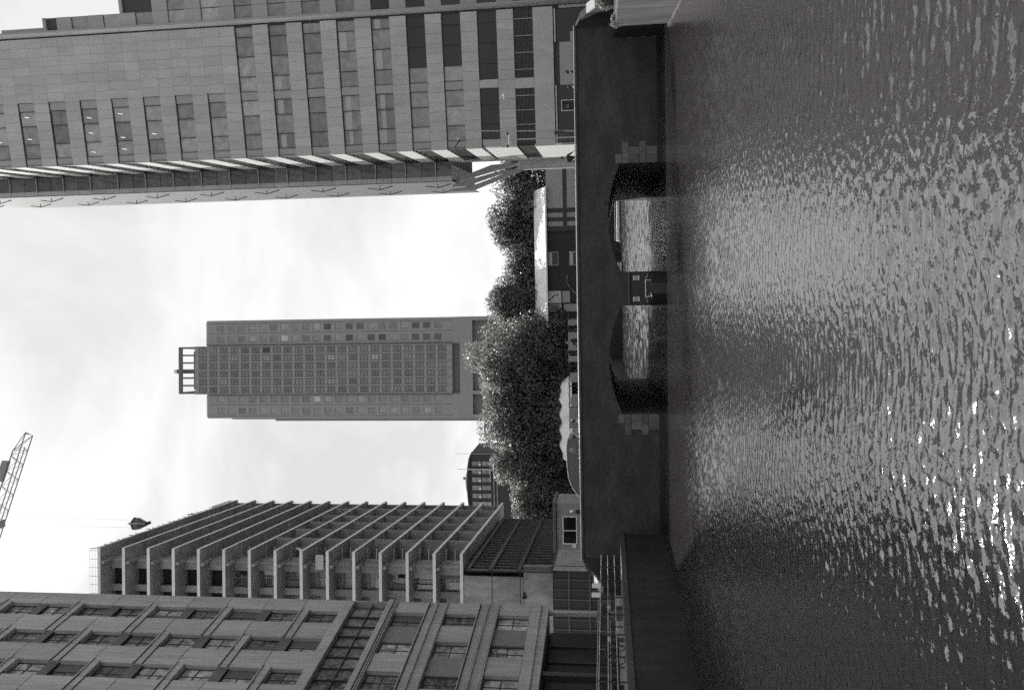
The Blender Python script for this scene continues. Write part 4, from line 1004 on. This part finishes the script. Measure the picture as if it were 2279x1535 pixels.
# ------------------------------------------------------------------ car, boats, lamp, signs, gulls
def car():
    t = thing('parked_van', 'dark rounded van with a bright roof edge and small white lettering behind the parapet', 'van', (-11.1, 50, DK))
    M_B = mat('van_paint', .10, .3, .05, 2, spec=.6)
    side = [(2.0, .35), (2.0, 1.45), (1.85, 2.0), (1.3, 2.07), (.2, 2.06), (-.7, 1.96), (-1.35, 1.72), (-1.9, 1.3), (-2.5, 1.12), (-2.75, .8), (-2.75, .35)]
    part('body', MB().prism(side, 'y', 0, 1.8).mesh('body', M_B, .08), t)
    part('roof_highlight', MB().path([(1.86, .02, 2.02), (1.3, .02, 2.1), (.2, .02, 2.09), (-.7, .02, 1.99), (-1.35, .02, 1.75), (-1.9, .02, 1.33)], .035, 6).mesh('roof_highlight', M_WHITE), t)  # white tube standing in for the highlight along the rounded roof
    for s in (0, 1):
        part('windscreen', MB().quad((-1.38, .15, 1.73), (-1.38, 1.65, 1.73), (-1.88, 1.65, 1.33), (-1.88, .15, 1.33)).mesh('windscreen', G_DARK), t, T(-11.13, 50, DK+.03)) if s == 0 else None
    for x in (-1.85, 1.25):
        for y in (.02, 1.6):
            w = part('wheel', MB().tube((0, 0, 0), (0, .2, 0), .33, 14).mesh('wheel', M_BLACK), t, T(-11.1+x, 50+y-.01, DK+.33)); part('rim', MB().tube((0, -.015, 0), (0, .0, 0), .2, 12).mesh('rim', M_GALV), w)
    for y in (.2, 1.6): part('headlight', MB().tube((-2.77, y, .75), (-2.7, y, .75), .11, 10).mesh('headlight', M_WHITE), t)
    lt = MB()
    lt.box(1.0, 1.04, -.012, -.002, 1.72, 1.90)                        # I
    for b in ((1.10, 1.22, 1.87, 1.90), (1.10, 1.22, 1.795, 1.825), (1.10, 1.22, 1.72, 1.75), (1.10, 1.13, 1.81, 1.88), (1.19, 1.22, 1.74, 1.81)): lt.box(b[0], b[1], -.012, -.002, b[2], b[3])   # S
    part('lettering', lt.mesh('lettering', M_WHITE), t); part('pin_stripe', boxm(.5, .01, .02, M_GALV), t, T(-10.2, 49.99, DK+1.62))
car()

def launch():
    t = thing('small_boat', 'small dark cabin boat moored against the middle pier of the bridge', 'boat', (.11, 41.6, 0))
    M_H = mat('boat_hull', .03, .4)
    hull = [(-.82, -.25), (-.9, .62), (-.62, .72), (.62, .72), (.9, .62), (.82, -.25)]
    V = []; F = []
    for (y, s, dz) in ((-.9, .30, .12), (-.3, .78, .04), (.6, 1, 0), (2.1, .95, 0)):
        V += [(x*s, y, z+(dz if z > 0 else 0)) for x, z in hull]
    for i in range(3):
        F += [(i*6+k, i*6+(k+1) % 6, (i+1)*6+(k+1) % 6, (i+1)*6+k) for k in range(6)]
    F += [tuple(range(6)), tuple(range(18, 24))[::-1]]
    me = bpy.data.meshes.new('hull'); me.from_pydata(V, [], F); me.materials.append(M_H); me.update(); part('hull', me, t)
    part('cabin', MB().box(-.82, .82, .7, 2.0, .71, 1.75).mesh('cabin', M_RING, .04), t)
    part('roof', MB().box(-.9, .9, .6, 2.05, 1.76, 1.84).mesh('roof', M_RING, .02), t)
    part('deck_rail', MB().tube((-.42, -.2, 1.0), (.42, -.2, 1.0), .022).tube((-.42, -.2, 1.0), (-.72, .4, .86), .02).tube((.42, -.2, 1.0), (.72, .4, .86), .02).tube((-.42, -.2, .7), (-.42, -.2, 1.0), .018).tube((.42, -.2, .7), (.42, -.2, 1.0), .018).mesh('deck_rail', M_WHITE), t)
    for x in (-.66, .44):
        w = part('window', MB().box(0, .24, -.02, 0, 0, .05).box(0, .24, -.02, 0, .27, .32).mesh('window', M_WHITE), t, T(.11+x-.01, 42.29, 1.28)); part('pane', boxm(.24, .01, .22, G_LIGHT), w, T(.11+x-.01, 42.28, 1.33))
launch()
def barge():
    t = thing('flat_boat', 'long white flat-topped boat lying far off under the right arch', 'boat', (14.5, 150, 0))
    part('hull', MB().prism([(-5, -.3), (-5.6, .35), (5.6, .42), (5, -.3)], 'y', 0, 3).mesh('hull', mat('barge_hull', .08)), t)
    part('deckhouse', MB().box(-5.2, 5.0, .3, 2.6, .42, .95).mesh('deckhouse', M_WHITE, .05), t)
    part('rail', MB().tube((-5.2, .1, 1.25), (5.2, .1, 1.25), .04).mesh('rail', M_WHITE), t)
    t2 = thing('pontoon', 'small slatted white pontoon fence far off beside the pier', 'pontoon', (4.2, 141, 0))
    part('float', MB().box(-.9, .9, 0, 2, -.2, .3).mesh('float', M_DARK), t2)
    for k in range(5): part('slat', boxm(1.6, .05, .12, M_WHITE), t2, T(3.4, 141, .4+k*.22))
    for x in (-.8, .75): part('post', boxm(.06, .06, 1.25, M_DARK), t2, T(4.2+x, 141.06, .28))
barge()
def lamp():
    t = thing('street_lamp', 'white double-arm street lamp in front of the tower base', 'street lamp', (11.45, 60.2, 2.42))
    part('pole', MB().tube((0, 0, 0), (0, 0, 7.7), .07, 8, .05).mesh('pole', M_CLAD2), t)
    part('arm', MB().tube((-.48, 0, 7.68), (.48, 0, 7.68), .04).mesh('arm', M_WHITE), t)
    for s in (-1, 1): part('lamp_head', MB().lathe([(0, .1), (.1, .06), (.13, -.02), (.05, -.1), (0, -.12)], n=10).mesh('lamp_head', M_DARK), t, T(11.45+s*.46, 60.2, 10.22))
    t2 = thing('mast', 'thin grey traffic mast beside the double-arm street lamp', 'mast', (11.9, 60.8, 2.42))
    part('pole', MB().tube((0, 0, 0), (.45, 0, 10.4), .06, 8, .035).mesh('pole', M_CLAD2), t2); part('box', MB().box(-.12, .12, -.3, -.05, 3.6, 4.3).mesh('box', M_DARK), t2)
lamp()
def sign(label, x, y):
    t = thing('notice_sign', label, 'sign', (x, y, 2.43), 'notice signs on the left quay')
    part('post', MB().tube((0, 0, 0), (0, 0, 1.5), .025).mesh('post', M_DARK), t); part('plate', MB().box(-.12, .12, -.03, -.01, 1.05, 1.5).mesh('plate', M_WHITE), t)
sign('small white plate on a post beside the potted shrub', -15.3, 39.6); sign('small white plate on a post close to the left wing wall of the bridge', -15.2, 40.6)

def gull(label, loc, head, flap, v):
    t = thing('gull', label, 'bird', Matrix.Translation(loc) @ Matrix.Rotation(R(head), 4, 'Z'))
    m = mat('feathers_%g' % v, v, .7, .06, 9)
    part('body', MB().lathe([(0, -.26), (.03, -.2), (.055, -.08), (.06, .02), (.045, .1), (.04, .15), (.028, .2), (0, .24)], n=8).mesh('body', m, 0, True), t, WM[t] @ Matrix.Rotation(R(-90), 4, 'X'))
    for s in (-1, 1):
        z1, z2 = math.sin(flap)*.3, math.sin(flap)*.3+math.sin(flap*.3)*.35
        g = MB()
        for q in ([(.03*s, .1, .02), (.33*s, .13, z1), (.33*s, -.04, z1), (.03*s, -.1, .02)], [(.33*s, .13, z1), (.68*s, -.03, z2), (.62*s, -.09, z2), (.33*s, -.04, z1)]):
            i = len(g.v); g.v += q + [(x, y, z+.012) for x, y, z in q]
            g.f += [(i, i+1, i+2, i+3), (i+4, i+5, i+6, i+7), (i, i+1, i+5, i+4), (i+1, i+2, i+6, i+5), (i+2, i+3, i+7, i+6), (i+3, i, i+4, i+7)]
        part('wing', g.mesh('wing', m), t)
    part('tail', MB().prism([(-.03, -.2), (.03, -.2), (.07, -.34), (-.07, -.34)], 'z', -.005, .008).mesh('tail', m), t)
    part('beak', MB().tube((0, .23, 0), (0, .3, -.01), .014, 5, .004).mesh('beak', M_DARK), t)
gull('white gull flying in front of the lower tower front', (14.6, 60.0, 10.4), 70, .5, .85)
gull('dark bird flying before the tower corner above the street lamp', (11.9, 62.0, 14.2), 20, .9, .03)
gull('white gull flying in front of the stacked concrete slabs', (-23.5, 70.0, 31.6), -50, .6, .85)

# ------------------------------------------------------------------ clutter on the left quay
def bollards():
    proto = None
    for i, (x, y, l) in enumerate(((-14.9, 37.0, 'short iron bollard directly beside the potted shrub'), (-14.9, 33.5, 'short iron bollard on the left quay between shrub and bicycle'), (-14.9, 28.5, 'short iron bollard nearest the camera on the left quay'))):
        if proto is None:
            proto = thing('bollard', l, 'bollard', (x, y, 2.43), 'iron bollards on the left quay')
            part('shaft', MB().lathe([(0, 0), (.11, 0), (.09, .08), (.075, .55), (0, .55)], n=10).mesh('shaft', M_DARK), proto)
            part('cap', MB().lathe([(0, .55), (.1, .56), (.11, .62), (.06, .70), (0, .71)], n=10).mesh('cap', M_GALV), proto)
        else: dup(proto, T(x, y, 2.43), l)
bollards()
def bicycle():
    M0 = frame(-14.45, 31.2, 88, 2.43)
    t = thing('bicycle', 'dark bicycle leaning by the railing on the left quay', 'bicycle', M0)
    for x in (-.52, .52):
        pts = [(x+.33*math.cos(a), 0, .34+.33*math.sin(a)) for a in np.linspace(0, 2*math.pi, 19)]
        w = part('wheel', MB().path(pts, .018, 5).mesh('wheel', M_BLACK), t)
        sp = MB()
        for k in range(8): sp.tube((x, 0, .34), (x+.32*math.cos(k*.785), 0, .34+.32*math.sin(k*.785)), .003, 3)
        part('spokes', sp.mesh('spokes', M_GALV), w)
    part('frame', MB().path([(-.52, 0, .34), (-.18, 0, .78), (.36, 0, .82), (.52, 0, .34)], .018, 6).path([(-.18, 0, .78), (-.05, 0, .30), (.36, 0, .82)], .018, 6).tube((-.52, 0, .34), (-.05, 0, .30), .015).mesh('frame', M_DARK), t)
    part('saddle', MB().prism([(-.34, -.05), (-.34, .05), (-.12, .02), (-.12, -.02)], 'z', .90, .95).tube((-.2, 0, .76), (-.23, 0, .90), .014).mesh('saddle', M_BLACK), t)
    part('handlebar', MB().tube((.36, 0, .82), (.33, 0, 1.02), .014).path([(.22, -.27, 1.0), (.34, -.2, 1.04), (.34, .2, 1.04), (.22, .27, 1.0)], .013, 5).mesh('handlebar', M_GALV), t)
bicycle()
def bench():
    M0 = frame(-17.6, 33.8, 90, 2.43)
    t = thing('bench', 'slatted bench facing the canal in front of the dark shopfront', 'bench', M0)
    for k in range(4): part('slat', boxm(1.8, .09, .03, M_BARK), t, M0 @ T(-.9, -.2+k*.105, .43))
    for k in range(2): part('slat', boxm(1.8, .03, .1, M_BARK), t, M0 @ T(-.9, .24, .56+k*.14))
    for x in (-.75, .7): part('leg', MB().box(x, x+.05, -.2, .28, .0, .42).box(x, x+.05, .23, .27, .42, .82).mesh('leg', M_DARK), t)
bench()
